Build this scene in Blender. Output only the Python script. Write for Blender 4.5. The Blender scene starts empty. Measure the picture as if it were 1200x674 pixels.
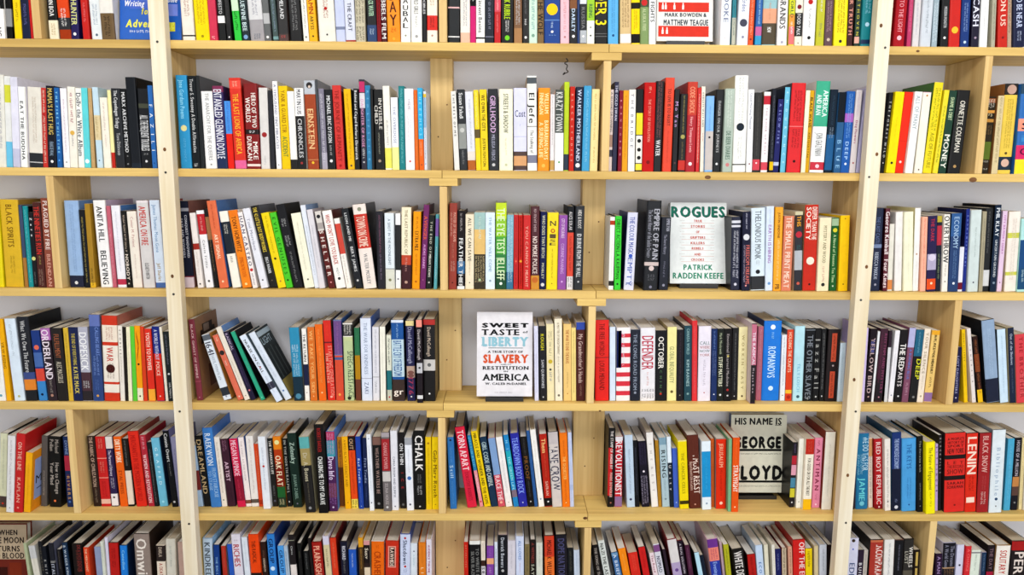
import bpy, bmesh, math, random, colorsys
from mathutils import Matrix, Vector

C = bpy.context.scene.collection
rnd = random.Random(11)
EYE = 1.5            # camera height
DIST = 1.97          # camera to the front edges of the shelves
DEPTH = 0.178        # shelf depth, front edge at y = 0, wall behind
TB = 0.021           # board thickness
HT = TB / 2
Z = {0: 2.1616, 1: 1.8373, 2: 1.5131, 3: 1.1933, 4: 0.8779, 5: 0.5545, 6: 0.2310}   # tops of the boards
LP, RP = -0.8716, 0.9619                                                             # long posts
DIV = {1: [-1.1887, -0.1570], 2: [0.2673, 1.2591], 3: [-1.1903, -0.1592], 4: [0.2423, 1.2422], 5: [-1.1914, -0.1685], 6: [0.2446, 1.2323]}
SUP = {2: (-0.2022, -0.1415), 3: (0.2220, 0.2872), 4: (-0.1845, -0.1202), 5: (0.2098, 0.3014), 6: (-0.1994, -0.1109)}
JOINT = {0: -0.16, 1: 0.2703, 2: -0.1621, 3: 0.2515, 4: -0.1639, 5: 0.2431, 6: -0.165}
CLEAT = {1: (0.2256, 0.3034), 2: (-0.1964, -0.1214), 3: (0.2010, 0.2792), 4: (-0.2096, -0.1341), 5: (0.2076, 0.2827)}
XL, XR = -1.86, 1.86

# ------------------------------------------------------------------ materials
def lin(hx):
    out = []
    for i in (0, 2, 4):
        v = int(hx[i:i+2], 16) / 255
        out.append(v / 12.92 if v <= 0.04045 else ((v + 0.055) / 1.055) ** 2.4)
    return out + [1.0]

def mat(name):
    m = bpy.data.materials.new(name); m.use_nodes = True
    nt = m.node_tree
    return m, nt, nt.nodes['Principled BSDF']

def N(nt, kind, **kw):
    n = nt.nodes.new(kind)
    for k, v in kw.items():
        if k.startswith('i_'): n.inputs[k[2:].replace('_', ' ')].default_value = v
        else: setattr(n, k, v)
    return n

def jacket(name, rough, spec):
    """printed paper: the print colour sits in the mesh, with faint fibre and wear variation"""
    m, nt, p = mat(name)
    a = N(nt, 'ShaderNodeAttribute', attribute_name='print')
    tc = N(nt, 'ShaderNodeTexCoord')
    n = N(nt, 'ShaderNodeTexNoise', i_Scale=60.0, i_Detail=3.0)
    nt.links.new(tc.outputs['Object'], n.inputs['Vector'])
    mr = N(nt, 'ShaderNodeMapRange', i_From_Min=0.3, i_From_Max=0.7, i_To_Min=0.93, i_To_Max=1.04)
    nt.links.new(n.outputs['Fac'], mr.inputs['Value'])
    mx = N(nt, 'ShaderNodeMix', data_type='RGBA', blend_type='MULTIPLY'); mx.inputs['Factor'].default_value = 1
    gm = N(nt, 'ShaderNodeGamma', i_Gamma=1.22)          # ink density
    nt.links.new(a.outputs['Color'], gm.inputs['Color'])
    nt.links.new(gm.outputs['Color'], mx.inputs[6]); nt.links.new(mr.outputs['Result'], mx.inputs[7])
    nt.links.new(mx.outputs[2], p.inputs['Base Color'])
    p.inputs['Roughness'].default_value = rough
    p.inputs['Specular IOR Level'].default_value = spec
    return m
M_GLOSS = jacket('glossy_jacket', 0.35, 0.20)
M_MATTE = jacket('matte_cover', 0.6, 0.12)
M_PRINT = jacket('printed_ink', 0.5, 0.12)

def page_mat():
    m, nt, p = mat('page_edges')
    tc = N(nt, 'ShaderNodeTexCoord'); mp = N(nt, 'ShaderNodeMapping'); mp.inputs['Scale'].default_value = (900, 6, 6)
    n = N(nt, 'ShaderNodeTexNoise', i_Scale=1.0, i_Detail=2.0)
    nt.links.new(tc.outputs['Object'], mp.inputs['Vector']); nt.links.new(mp.outputs['Vector'], n.inputs['Vector'])
    oi = N(nt, 'ShaderNodeObjectInfo')
    r = N(nt, 'ShaderNodeValToRGB'); r.color_ramp.elements[0].color = lin('d2c4ac'); r.color_ramp.elements[1].color = lin('ece8e2')
    nt.links.new(oi.outputs['Random'], r.inputs['Fac'])
    mr = N(nt, 'ShaderNodeMapRange', i_From_Min=0.3, i_From_Max=0.7, i_To_Min=0.78, i_To_Max=1.0)
    nt.links.new(n.outputs['Fac'], mr.inputs['Value'])
    mx = N(nt, 'ShaderNodeMix', data_type='RGBA', blend_type='MULTIPLY'); mx.inputs['Factor'].default_value = 1
    nt.links.new(r.outputs['Color'], mx.inputs[6]); nt.links.new(mr.outputs['Result'], mx.inputs[7])
    nt.links.new(mx.outputs[2], p.inputs['Base Color']); p.inputs['Roughness'].default_value = 0.9
    p.inputs['Specular IOR Level'].default_value = 0.1
    return m
M_PAGE = page_mat()

def pine(name, c0, c1, axis, knots=True):
    """pine with grain running along the board axis"""
    m, nt, p = mat(name)
    tc = N(nt, 'ShaderNodeTexCoord'); oi = N(nt, 'ShaderNodeObjectInfo')
    add = N(nt, 'ShaderNodeVectorMath', operation='ADD')
    sc = N(nt, 'ShaderNodeVectorMath', operation='SCALE'); sc.inputs['Scale'].default_value = 37.0
    cmb = N(nt, 'ShaderNodeCombineXYZ')
    for k in range(3): nt.links.new(oi.outputs['Random'], cmb.inputs[k])
    nt.links.new(cmb.outputs[0], sc.inputs[0]); nt.links.new(tc.outputs['Object'], add.inputs[0]); nt.links.new(sc.outputs[0], add.inputs[1])
    mp = N(nt, 'ShaderNodeMapping')
    s = [55.0, 55.0, 55.0]; s[axis] = 2.2
    mp.inputs['Scale'].default_value = s
    nt.links.new(add.outputs[0], mp.inputs['Vector'])
    n1 = N(nt, 'ShaderNodeTexNoise', i_Scale=1.0, i_Detail=4.0, i_Distortion=0.6)
    nt.links.new(mp.outputs['Vector'], n1.inputs['Vector'])
    mp2 = N(nt, 'ShaderNodeMapping'); s2 = [6.0, 6.0, 6.0]; s2[axis] = 1.1
    mp2.inputs['Scale'].default_value = s2
    nt.links.new(add.outputs[0], mp2.inputs['Vector'])
    n2 = N(nt, 'ShaderNodeTexNoise', i_Scale=1.0, i_Detail=2.0)
    nt.links.new(mp2.outputs['Vector'], n2.inputs['Vector'])
    mixf = N(nt, 'ShaderNodeMath', operation='ADD'); nt.links.new(n1.outputs['Fac'], mixf.inputs[0]); nt.links.new(n2.outputs['Fac'], mixf.inputs[1])
    r = N(nt, 'ShaderNodeValToRGB')
    r.color_ramp.elements[0].position = 0.38; r.color_ramp.elements[0].color = lin(c0)
    r.color_ramp.elements[1].position = 0.60; r.color_ramp.elements[1].color = lin(c1)
    h = N(nt, 'ShaderNodeMath', operation='MULTIPLY'); h.inputs[1].default_value = 0.5
    nt.links.new(mixf.outputs[0], h.inputs[0]); nt.links.new(h.outputs[0], r.inputs['Fac'])
    nt.links.new(r.outputs['Color'], p.inputs['Base Color'])
    p.inputs['Roughness'].default_value = 0.55; p.inputs['Specular IOR Level'].default_value = 0.25
    bp = N(nt, 'ShaderNodeBump', i_Strength=0.12, i_Distance=0.001)
    nt.links.new(n1.outputs['Fac'], bp.inputs['Height']); nt.links.new(bp.outputs['Normal'], p.inputs['Normal'])
    return m
M_SHELF = pine('pine_shelf', 'c09c54', 'e2bf72', 0)
M_UPRIGHT = pine('pine_upright', 'c8a264', 'e4c486', 2)
M_POST = pine('pine_post', 'dccba8', 'eee4ce', 2)
M_KNOT = pine('pine_knot', '4a2c18', '7a5028', 1)

def plain(name, c, rough=0.6, metal=0.0, var=0.06):
    m, nt, p = mat(name)
    n = N(nt, 'ShaderNodeTexNoise', i_Scale=9.0, i_Detail=4.0); tc = N(nt, 'ShaderNodeTexCoord')
    nt.links.new(tc.outputs['Object'], n.inputs['Vector'])
    r = N(nt, 'ShaderNodeValToRGB'); a = lin(c)
    r.color_ramp.elements[0].color = [v * (1 - var) for v in a[:3]] + [1]; r.color_ramp.elements[1].color = [min(1, v * (1 + var)) for v in a[:3]] + [1]
    nt.links.new(n.outputs['Fac'], r.inputs['Fac']); nt.links.new(r.outputs['Color'], p.inputs['Base Color'])
    p.inputs['Roughness'].default_value = rough; p.inputs['Metallic'].default_value = metal
    return m
M_WALL = plain('painted_wall', 'e6e6ec', 0.8, 0, 0.02)
M_FLOOR = plain('grey_floor', '8a8278', 0.6)
M_CEIL = plain('white_ceiling', 'e8e6e2', 0.9)
M_BLACK = plain('black_plastic', '1a1a1a', 0.4)
M_STEEL = plain('dark_screw_steel', '4a4844', 0.35, 0.8)

# ------------------------------------------------------------------ mesh helpers
class MB:
    """collects coloured faces for ONE mesh object"""
    def __init__(s): s.v = []; s.f = []; s.c = []
    def add(s, verts, faces, col):
        b = len(s.v); s.v += [tuple(v) for v in verts]
        s.f += [tuple(b + i for i in f) for f in faces]; s.c += [col] * len(faces)
    def box(s, x0, x1, y0, y1, z0, z1, col='808080'):
        v = [(x, y, z) for x in (x0, x1) for y in (y0, y1) for z in (z0, z1)]
        s.add(v, [(0, 1, 3, 2), (4, 6, 7, 5), (0, 4, 5, 1), (2, 3, 7, 6), (0, 2, 6, 4), (1, 5, 7, 3)], col)
    def build(s, name, m, parent=None, mw=None, attr=True, bevel=0):
        me = bpy.data.meshes.new(name); me.from_pydata(s.v, [], s.f)
        if attr:
            ca = me.color_attributes.new('print', 'FLOAT_COLOR', 'CORNER')
            buf = []; cache = {}
            for p, c in zip(me.polygons, s.c):
                cc = cache.get(c) or cache.setdefault(c, lin(c))
                buf += cc * p.loop_total
            ca.data.foreach_set('color', buf)
        me.materials.append(m); me.update()
        if bevel:
            bm = bmesh.new(); bm.from_mesh(me)
            bmesh.ops.bevel(bm, geom=bm.edges[:], offset=bevel, segments=2, affect='EDGES', profile=0.6)
            bm.to_mesh(me); bm.free()
        o = bpy.data.objects.new(name, me); C.objects.link(o)
        if parent is not None: o.parent = parent
        if mw is not None: o.matrix_local = mw
        return o

def thing(name, label, cat, mw, group=None):
    o = bpy.data.objects.new(name, None); C.objects.link(o)
    o.empty_display_size = 0.02; o.matrix_world = mw
    o['label'] = label; o['category'] = cat
    if group: o['group'] = group
    return o

def struct(name, x0, x1, y0, y1, z0, z1, m):
    b = MB(); b.box(x0, x1, y0, y1, z0, z1); o = b.build(name, m, attr=False); o['kind'] = 'structure'
    return o

# glyph outlines from the built-in font, kept as flat triangles
GL = {}
def glyph(ch, bold):
    k = (ch, bold)
    if k in GL: return GL[k]
    cu = bpy.data.curves.new('g', 'FONT'); cu.body = ch; cu.size = 1; cu.resolution_u = 2
    ob = bpy.data.objects.new('g', cu); C.objects.link(ob)
    dg = bpy.context.evaluated_depsgraph_get()
    me = bpy.data.meshes.new_from_object(ob.evaluated_get(dg))
    vs = [(v.co.x, v.co.y) for v in me.vertices]; fs = [tuple(p.vertices) for p in me.polygons]
    bpy.data.objects.remove(ob); bpy.data.curves.remove(cu); bpy.data.meshes.remove(me)
    if vs:
        x0 = min(v[0] for v in vs); x1 = max(v[0] for v in vs)
        vs = [(x - x0, y) for x, y in vs]; adv = x1 - x0
        if bold:     # heavier weight: the same outline laid twice or more, a hair apart
            st = 0.045 * bold; lay = 1 + int(bold); n = len(vs)
            big = [(x + st * i / lay, y, i) for i in range(lay + 1) for x, y in vs]
            big += [(x + st / 2, y + dy, lay + 1 + q) for q, dy in enumerate(((-.025, .025) if bold == 2 else (-.06, -.03, .03, .06)) if bold > 1 else ()) for x, y in vs]
            fs = [tuple(j + n * i for j in f) for i in range(len(big) // n) for f in fs]
            vs = big; adv += st
        else: vs = [(x, y, 0) for x, y in vs]
    else: adv = 0
    GL[k] = (vs, fs, adv)
    return GL[k]

CAP = 0.72
SERIF = dict(T=((.5, 0),), A=((.1, 0), (.9, 0)), W=((.1, 1), (.9, 1)), V=((.1, 1), (.9, 1)), Y=((.1, 1), (.9, 1), (.5, 0)), L=((.12, 1), (.12, 0)),
             I=((.5, 0), (.5, 1)), R=((.12, 1), (.12, 0), (.88, 0)), N=((.12, 1), (.12, 0), (.88, 1)), M=((.1, 0), (.9, 0)), U=((.12, 1), (.88, 1)), H=((.12, 1), (.12, 0), (.88, 1), (.88, 0)),
             F=((.12, 0),), P=((.12, 0),), D=((.08, 0), (.08, 1)), B=((.08, 0), (.08, 1)), E=((.06, 0), (.06, 1)))
def text2d(s, bold=True, gap=0.09, serif=False):
    """flat text: vertices with cap height 1, triangles, natural length"""
    x = 0; V = []; Fc = []
    for ch in s:
        if ch == ' ': x += 0.30 / CAP; continue
        vs, fs, adv = glyph(ch, bold)
        b = len(V)
        V += [(x + vx / CAP, vy / CAP, vl) for vx, vy, vl in vs]; Fc += [tuple(b + i for i in f) for f in fs]
        if serif:
            for fx, top in SERIF.get(ch.upper(), ()):
                cx = x + fx * adv / CAP; y0 = 0.9 if top else 0.0; b = len(V)
                V += [(cx - .2, y0, 6), (cx + .2, y0, 6), (cx + .2, y0 + .1, 6), (cx - .2, y0 + .1, 6)]; Fc.append((b, b + 1, b + 2, b + 3))
        x += adv / CAP + gap / CAP
    return V, Fc, max(0.01, x - gap / CAP)

def greek(length, size, seed):
    """unreadably small lettering: rows of letter-sized strokes in word groups, from 0 to length along, 0 to size across"""
    r = random.Random(seed); V = []; Fc = []; x = 0; lw = size * 0.55
    left = r.randint(3, 8)
    while x + lw * .7 < length:
        if left == 0: x += lw * 0.8; left = r.randint(3, 8); continue
        b = len(V); y0 = size * r.choice((0, 0, 0.12)); y1 = size * r.choice((1, 0.8, 0.8, 1))
        V += [(x, y0), (x + lw * .28, y0), (x + lw * .28, y1), (x, y1)]; Fc.append((b, b + 1, b + 2, b + 3))
        if r.random() < .8:
            b = len(V); yy = r.choice((0, .4, .75)) * size
            V += [(x, yy), (x + lw * .72, yy), (x + lw * .72, yy + size * .2), (x, yy + size * .2)]; Fc.append((b, b + 1, b + 2, b + 3))
        x += lw; left -= 1
    return V, Fc
WORLD, LAMP, DAY = 0.82, 35, 54  # DAY is the power of the added cool front light
# one line per book: kind, left edge, thickness, height, slant, set-back from the shelf edge, ground colour, then what is printed on the spine
BOOKS = """
@1 L0
p -1.3055 0.0288 0.2046 0.031 0.0093 w|B 0.428 0.640 k|T 0.498 0.640 w TLE|T 0.863 0.971 k NG
p -1.2761 0.0144 0.2257 0.039 0.0156 k|B 0.667 0.862 999
p -1.2538 0.0177 0.2189 0.024 0.0130 y|~ 0.592 0.809 a90
h -1.2349 0.0209 0.2086 0.021 0.0145 n|~ 0.586 0.832 77a
p -1.2102 0.0060 0.2316 0.012 0.0089 r
@1 L1
h -1.1671 0.0237 0.2212 -0.011 0.0164 k|B 0.784 1.001 c|T 0.457 0.738 w SIMON BOA|~ 0.821 0.954 b94
h -1.1400 0.0292 0.2351 -0.018 0.0156 d|B 0.076 0.769 d52|~ 0.675 0.862 w|B 0.894 1.000 a41
h -1.1097 0.0194 0.2114 0.037 0.0125 2a2060|T.75 0.537 0.831 dd9 HUNTER|D 0.935 .5 w
p -1.0786 0.0158 0.2038 -0.001 0.0103 c8261c|~ 0.557 0.790 e88
h -1.0594 0.0274 0.2353 -0.012 0.0170 e4e8e8|~ 0.625 0.843 9ab|D 0.945 .3 678
h -1.0292 0.0335 0.2167 -0.017 0.0083 e8e4dc|B 0.701 1.002 7a6444|~ 0.734 0.971 2a2014
F writingad
@1 M0
h -0.8272 0.0313 0.2264 -0.016 0.0174 e9e4da|~.5 0.552 0.730 b87|B 0.935 0.951 k
h -0.7903 0.0351 0.2234 -0.026 0.0102 f0d80c|~.6 0.551 0.830 b90|D 0.953 .25 a90
h -0.7546 0.0198 0.2296 -0.020 0.0083 d03c5c|~ 0.955 0.995 fcc|B 0.659 0.666 d03c5c
p -0.7322 0.0173 0.2222 -0.029 0.0124 2a2c2c|T 0.446 0.701 ccc MANIFESTO|B 0.722 0.800 w
h -0.7115 0.0125 0.2303 -0.037 0.0103 k|D 0.960 .4 w|~ 0.530 0.816 555
h -0.6913 0.0171 0.2231 -0.062 0.0102 35c848|B 0.547 0.670 cfe8c8|~.6 0.678 0.908 1a5a20
h -0.6718 0.0183 0.2376 -0.060 0.0109 1e3438|T.6 0.512 0.897 cfe0e0 TRUEVINE BEE|D 0.959 .6 8ac
h -0.6529 0.0364 0.2222 -0.054 0.0164 d9d8d8|B 0.760 1.021 aaa6a8|~.4 0.472 0.719 889|~ 0.918 0.984 567
h -0.6159 0.0161 0.2339 -0.046 0.0144 6e7070|B 0.702 0.812 bbb|D 0.954 .5 w
p -0.5951 0.0134 0.2133 -0.055 0.0179 5a6a68|~ 0.514 0.893 9ab|B 0.937 0.972 8aa
h -0.5785 0.0248 0.2281 -0.027 0.0092 5c4844|B 0.031 0.923 3a3838|T.4 0.458 0.761 ddd HOMELAND|~ 0.939 0.971 d66
h -0.5509 0.0302 0.2178 -0.033 0.0152 201f20|~.5 0.525 0.879 999
p -0.5169 0.0134 0.2281 -0.044 0.0174 f1efe4|~.4 0.543 0.865 555|D 0.946 .5 888
h -0.5020 0.0208 0.2199 -0.045 0.0163 edb80c|T.6 0.427 0.685 b5521c DAMN|T.4 0.710 0.861 542 ABYSS|D 0.936 .3 542
h -0.4748 0.0414 0.2214 -0.035 0.0110 e8e4d8|~.35 0.534 0.748 a43|D 0.633 .25 b22|D 0.923 .15 555
p -0.4328 0.0235 0.2151 -0.026 0.0168 c9cfe6|B 0.820 0.854 8890a8|~ 0.512 0.529 c9cfe6
h -0.4078 0.0258 0.2226 -0.024 0.0131 d7dae6|T.4 0.564 0.878 556 THE CRAFT|B 0.978 1.011 a33
h -0.3806 0.0240 0.2326 -0.008 0.0083 c8c0a8|~.9 0.555 0.807 3a3630|~.9 0.838 0.989 2a2620
h -0.3529 0.0253 0.2295 -0.017 0.0160 1b1d22|T.5 0.493 0.716 bfe0c0 BLACK WATER|B 0.813 1.006 35507a|~ 0.853 0.925 cde
p -0.3259 0.0098 0.2237 -0.016 0.0097 8c2028|~ 0.534 0.861 5a1018
h -0.3155 0.0128 0.2213 -0.009 0.0150 5a1420|T.9 0.325 0.955 e8e4e0 GOEBBELS FILM
h -0.2999 0.0323 0.2281 -0.018 0.0117 f59a12|H 0.237 0.380 5c2a12 D|H 0.396 0.548 5c2a12 D|H 0.552 0.676 5c2a12 A|H 0.694 0.821 5c2a12 Y|~ 0.845 0.902 c46a10|D 0.962 .3 e0b040
h -0.2664 0.0248 0.2178 0.009 0.0131 f3f1ec|H 0.415 0.482 444 R|H 0.498 0.557 444 A|H 0.574 0.633 444 U|H 0.641 0.700 444 B|H 0.708 0.768 444 A|H 0.776 0.835 444 L|D 0.920 .25 998
h -0.2397 0.0275 0.2306 0.003 0.0132 f1efe8|T.4 0.509 0.692 777 WILD GIRLS|~.3 0.715 0.843 999|D 0.932 .35 aaa
h -0.2095 0.0094 0.2425 -0.007 0.0129 1c1a1a|T.6 0.472 0.706 ddd CRUCIBLES
h -0.1980 0.0261 0.2196 0.003 0.0084 efe6d6|B 0.696 0.863 d8301e|~ 0.488 0.587 b97|~.5 0.721 0.838 7a120a|D 0.922 .25 b98
@1 C0
h -0.1457 0.0302 0.2263 0.006 0.0178 26292c|B 0.601 0.618 e0b8b8|B 0.921 0.935 ddd
h -0.1127 0.0245 0.2386 -0.003 0.0119 efe6dc|~.5 0.491 0.830 89a|B 0.892 1.000 e8c0a8
p -0.0875 0.0138 0.2130 0.002 0.0130 d0307c|B -0.065 0.569 141418|~.5 0.428 0.514 w
h -0.0729 0.0223 0.2282 0.001 0.0157 f4f3ee|T.45 0.495 0.882 333 Vincent Bevins|B 0.931 0.950 222
h -0.0500 0.0229 0.2386 0.006 0.0166 1f2636|~.4 0.454 0.854 99a|B 0.926 0.932 99a
p -0.0253 0.0156 0.2145 0.001 0.0131 c42428|B -0.060 0.634 d85868|~.4 0.463 0.617 fcc|~.4 0.668 0.875 e99
h -0.0080 0.0314 0.2308 -0.004 0.0138 161616|B 0.500 0.516 w|T.5 0.421 0.738 c4e020 WORK RUBBLE|~.35 0.754 0.882 w|D 0.939 .5 80d030
h 0.0254 0.0204 0.2274 -0.011 0.0107 8a6a50|~.6 0.526 0.801 ddd|B 0.833 0.996 b08860
h 0.0477 0.0160 0.2471 -0.016 0.0176 302e2c|~.4 0.468 0.706 888|~.5 0.751 0.818 w|D 0.934 .5 w
h 0.0644 0.0208 0.2204 -0.010 0.0158 cfe4d4|~.5 0.438 0.872 7aa|D 0.906 .5 8a9
h 0.0862 0.0162 0.2235 -0.012 0.0169 8a7048|T.85 0.183 0.897 332410 UNDER THE WOLF
h 0.1038 0.0402 0.2306 -0.013 0.0161 1c4e96|D 0.628 .72 f4cc14|B 0.738 0.748 6f94c4|~.2 0.764 0.828 cde|D 0.868 .2 w|~ 0.902 0.918 9bd
h 0.1453 0.0230 0.2333 -0.016 0.0136 eec4cc|~.4 0.468 0.878 c99|D 0.926 .3 b88
p 0.1693 0.0183 0.2178 -0.018 0.0086 26262a|B 0.502 0.602 8a5a30|T.5 0.602 0.864 cde DARLEY|D 0.915 .5 w
h 0.1889 0.0062 0.2411 -0.020 0.0137 2c4878
h 0.1958 0.0170 0.2317 -0.020 0.0130 2b2d30|B 0.010 0.570 dfe4ec|B 0.852 0.988 b8bcc0|T.5 0.605 0.836 888 RUSSIA|D 0.916 .4 w
h 0.2134 0.0193 0.2360 -0.014 0.0116 eef0e4|B 0.029 0.753 a8d048|T.5 0.582 0.722 475 RISING|D 0.824 .3 998|D 0.910 .3 555
h 0.2342 0.0322 0.2277 -0.016 0.0134 161616|T.9 0.260 0.791 f2e020 SPIDER 3|B 0.882 0.888 777|B 0.911 0.918 777
h 0.2686 0.0266 0.2336 -0.023 0.0141 6fb8e4|~.4 0.463 0.873 4a90c0|D 0.905 .3 258
h 0.2992 0.0282 0.2396 -0.031 0.0083 d9c090|~.7 0.481 0.834 8a6030|B 0.895 0.988 e8e4e0
h 0.3284 0.0217 0.2289 -0.031 0.0098 f0d810|B 0.550 0.617 2a2620|B 0.888 0.986 1c1a1a|~ 0.630 0.840 c0a000
h 0.3521 0.0225 0.2241 -0.033 0.0166 8aa06a|B -0.035 0.582 4a5a3a|D 0.533 .7 c33|T.4 0.599 0.846 c8d0a8 ALASKA FREE
h 0.3753 0.0175 0.2236 -0.027 0.0160 f0f0ee|T.6 0.205 0.746 333 INSIGHTS FIGHTS
F bowden
h 0.5582 0.0257 0.2230 -0.005 0.0106 eef0f4|T.5 0.364 0.743 8890a8 COOKE|~.3 0.917 0.934 b99
h 0.5894 0.0101 0.2490 -0.017 0.0147 2e8a96|B 0.721 0.989 c0c0b0|~ 0.602 0.899 577
h 0.6014 0.0279 0.2495 0.004 0.0082 e6e8ee|T.4 0.432 0.667 8890b0 Paul Erdos|D 0.778 .7 556|D 0.919 .3 99a
h 0.6320 0.0138 0.2443 0.002 0.0156 e2683c|~.5 0.532 0.895 f4c0a0|D 0.933 .5 933
h 0.6484 0.0162 0.2305 -0.007 0.0091 2468a8|~.4 0.510 0.781 bde|B 0.797 0.894 c46aa0|B 0.894 0.990 38a0c8
h 0.6666 0.0359 0.2493 -0.011 0.0114 9cc0c4|B 0.632 0.780 e0a888|B 0.777 0.989 5a4e38|T.3 0.817 0.869 f4f4f0 HOW|~.2 0.573 0.751 d8a080
h 0.7054 0.0260 0.2343 -0.021 0.0096 e6e2e0|T.6 0.220 0.822 555 IDEAS BRANDS|D 0.964 .3 aab
h 0.7358 0.0145 0.2428 -0.030 0.0097 d8d820|B 0.758 0.987 e87c7c|B 0.682 0.804 f0a040|T.55 0.471 0.713 464 WORLD|~ 0.758 0.880 fff
h 0.7531 0.0190 0.2387 -0.019 0.0151 e8e4d4|D 0.591 .6 823|B 0.653 0.897 333|T.5 0.664 0.886 ddd FOOD TALK|D 0.967 .2 333
h 0.7726 0.0317 0.2372 -0.013 0.0112 f2f0ee|B 0.011 0.501 f2f0ee|D 0.540 .5 c02020|~.25 0.610 0.812 888|D 0.914 .35 222
h 0.8066 0.0203 0.2395 -0.020 0.0082 c2c030|~.35 0.462 0.661 eee|~ 0.769 0.908 997
h 0.8295 0.0209 0.2549 -0.021 0.0122 6c5058|~.6 0.565 0.858 c0a0a8|D 0.936 .5 cba
h 0.8533 0.0336 0.2268 -0.031 0.0091 f0e00c|~.6 0.455 0.861 a88a00|D 0.949 .3 333
h 0.8891 0.0155 0.2550 -0.027 0.0131 4a1814|T.6 0.442 0.890 e0a090 FOR TRUTH
h 0.9091 0.0133 0.2320 -0.020 0.0141 2c4438|T.5 0.385 0.878 c8c050 BEETHOVEN|B 0.893 0.964 e0b0a0
h 0.9230 0.0272 0.2612 -0.014 0.0082 1e8a92|~.6 0.492 0.692 9cd|D 0.793 .5 bde|B 0.937 0.979 1c3a60
@1 R0
h 1.0075 0.0295 0.2355 0.005 0.0095 b01e2c|T.4 0.432 0.851 e8a0a8 UP TO THE LIGHT|D 0.907 .5 f0c0c8
h 1.0445 0.0106 0.2364 -0.019 0.0096 c04070|~ 0.506 0.841 e8a
h 1.0611 0.0172 0.2442 -0.019 0.0148 d8d4d4|~.3 0.552 0.878 aab
h 1.0789 0.0275 0.2264 -0.013 0.0102 cfd4da|~.3 0.482 0.871 a0a8b0
h 1.1127 0.0144 0.2461 -0.033 0.0160 a8b8c0|~.8 0.553 0.948 e0e8ec
h 1.1324 0.0200 0.2395 -0.046 0.0102 1a1a1c|T.4 0.582 0.802 c8c8c8 MODERN MONSTER|D 0.904 .4 w
h 1.1550 0.0287 0.2430 -0.054 0.0119 cc2a1e|D 0.825 .6 e8c040
h 1.1851 0.0223 0.2410 -0.048 0.0112 2a4884|~.5 0.545 0.838 a0b8e0|D 0.948 .4 cde
h 1.2123 0.0195 0.2533 -0.059 0.0086 241e38|T.8 0.431 0.794 e0e0ee L CASH|D 0.908 .4 a9a
h 1.2386 0.0214 0.2339 -0.051 0.0177 eeeeec|~.2 0.561 0.864 ccc
h 1.2666 0.0098 0.2329 -0.064 0.0111 b8b4a0|~ 0.527 0.924 887
h 1.2834 0.0255 0.2299 -0.088 0.0111 c8301e|T.55 0.311 0.769 f0d0c0 UPON US|D 0.894 .3 822
h 1.3124 0.0104 0.2517 -0.099 0.0154 c0a890|~.8 0.522 0.873 976
h 1.3237 0.0304 0.2661 -0.101 0.0105 20264a|T.5 0.502 0.816 c8d0e8 TO BE NEAR|~.4 0.849 0.949 c8d0e8
@2 L0
h -1.3383 0.0275 0.2362 0.062 0.0196 e6e4da|~.5 0.072 0.799 99a
h -1.3102 0.0165 0.2329 0.063 0.0195 e8e8e4|B 0.096 0.288 d8d850|B 0.717 1.033 7cc8e4
h -1.2872 0.0184 0.2297 0.055 0.0106 e4e2ee S e4e2ee|B 0.000 0.106 dcdae6|B 0.793 1.033 c8c8dc
h -1.2670 0.0172 0.2054 0.050 0.0108 f3f3f0 S e8e4ee|T.5 0.174 0.913 444 EAT THE BUDDHA
h -1.2492 0.0349 0.2051 0.059 0.0184 e4dfd4|B 0.822 1.035 33363a|~.35 0.125 0.699 cba|B 0.934 0.945 ccc
p -1.2131 0.0123 0.2039 0.056 0.0174 c8443c|~.6 0.031 0.944 e8d8c8|D 0.329 .7 b33
h -1.1993 0.0224 0.2089 0.051 0.0167 181c2c|T.55 0.032 0.594 d8c070 MAMA'S LAST HUG|T.45 0.681 0.857 9ab FRANS DE WAAL|D 0.927 .4 w
p -1.1734 0.0116 0.2042 0.038 0.0131 2f6fae|T.45 0.011 0.853 9cdcf0 THE FIRE THIS TIME|D 0.909 .4 6bf
p -1.1584 0.0161 0.2033 0.029 0.0161 f0eef0|~.3 0.137 0.807 cab|D 0.931 .3 999
h -1.1416 0.0195 0.2070 0.039 0.0161 f0eade|~.5 0.076 0.457 b03a5a|D 0.567 .6 e0b860|~.3 0.589 0.743 667
p -1.1194 0.0153 0.2036 0.034 0.0158 f2f2ea|T.8 0.059 0.851 556 Dolly the White Album
p -1.1013 0.0150 0.2041 0.030 0.0116 6fd4d8|D 0.918 .7 fff
p -1.0854 0.0093 0.2037 0.028 0.0143 c8a878|~.5 0.048 0.940 d8c4a0
h -1.0700 0.0148 0.2064 0.008 0.0139 c8dce6|B 0.344 0.652 e0d0a8|~.6 0.366 0.630 c8b080|D 0.907 .3 346
p -1.0535 0.0186 0.1809 0.005 0.0172 efeadc S c8ab78|~.3 0.075 0.475 c9a8a0|~.2 0.525 0.702 d8b0a8
p -1.0343 0.0087 0.2002 0.007 0.0199 f0e8b0|B 0.799 1.029 c23a2e
h -1.0225 0.0233 0.2047 0.000 0.0195 34363a|T.4 0.026 0.501 ddd The Copenhagen Trilogy|T.4 0.557 0.837 bbb Tove Ditlevsen
p -0.9963 0.0149 0.2035 -0.005 0.0154 222426|T.6 0.044 0.801 ddd MARX ARCHIVE METHOD|D 0.847 .3 888|D 0.948 .4 888
h -0.9800 0.0260 0.2325 -0.005 0.0144 1b2028 S 151212|B 0.945 1.024 26303c
p -0.9523 0.0264 0.2036 0.009 0.0127 2a2c30|B 0.187 0.242 55584a|T.8 0.331 0.778 ddd ALL THE FREQUENT TROUBLES|~ 0.812 0.845 aaa|D 0.913 .3 ddd
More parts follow.
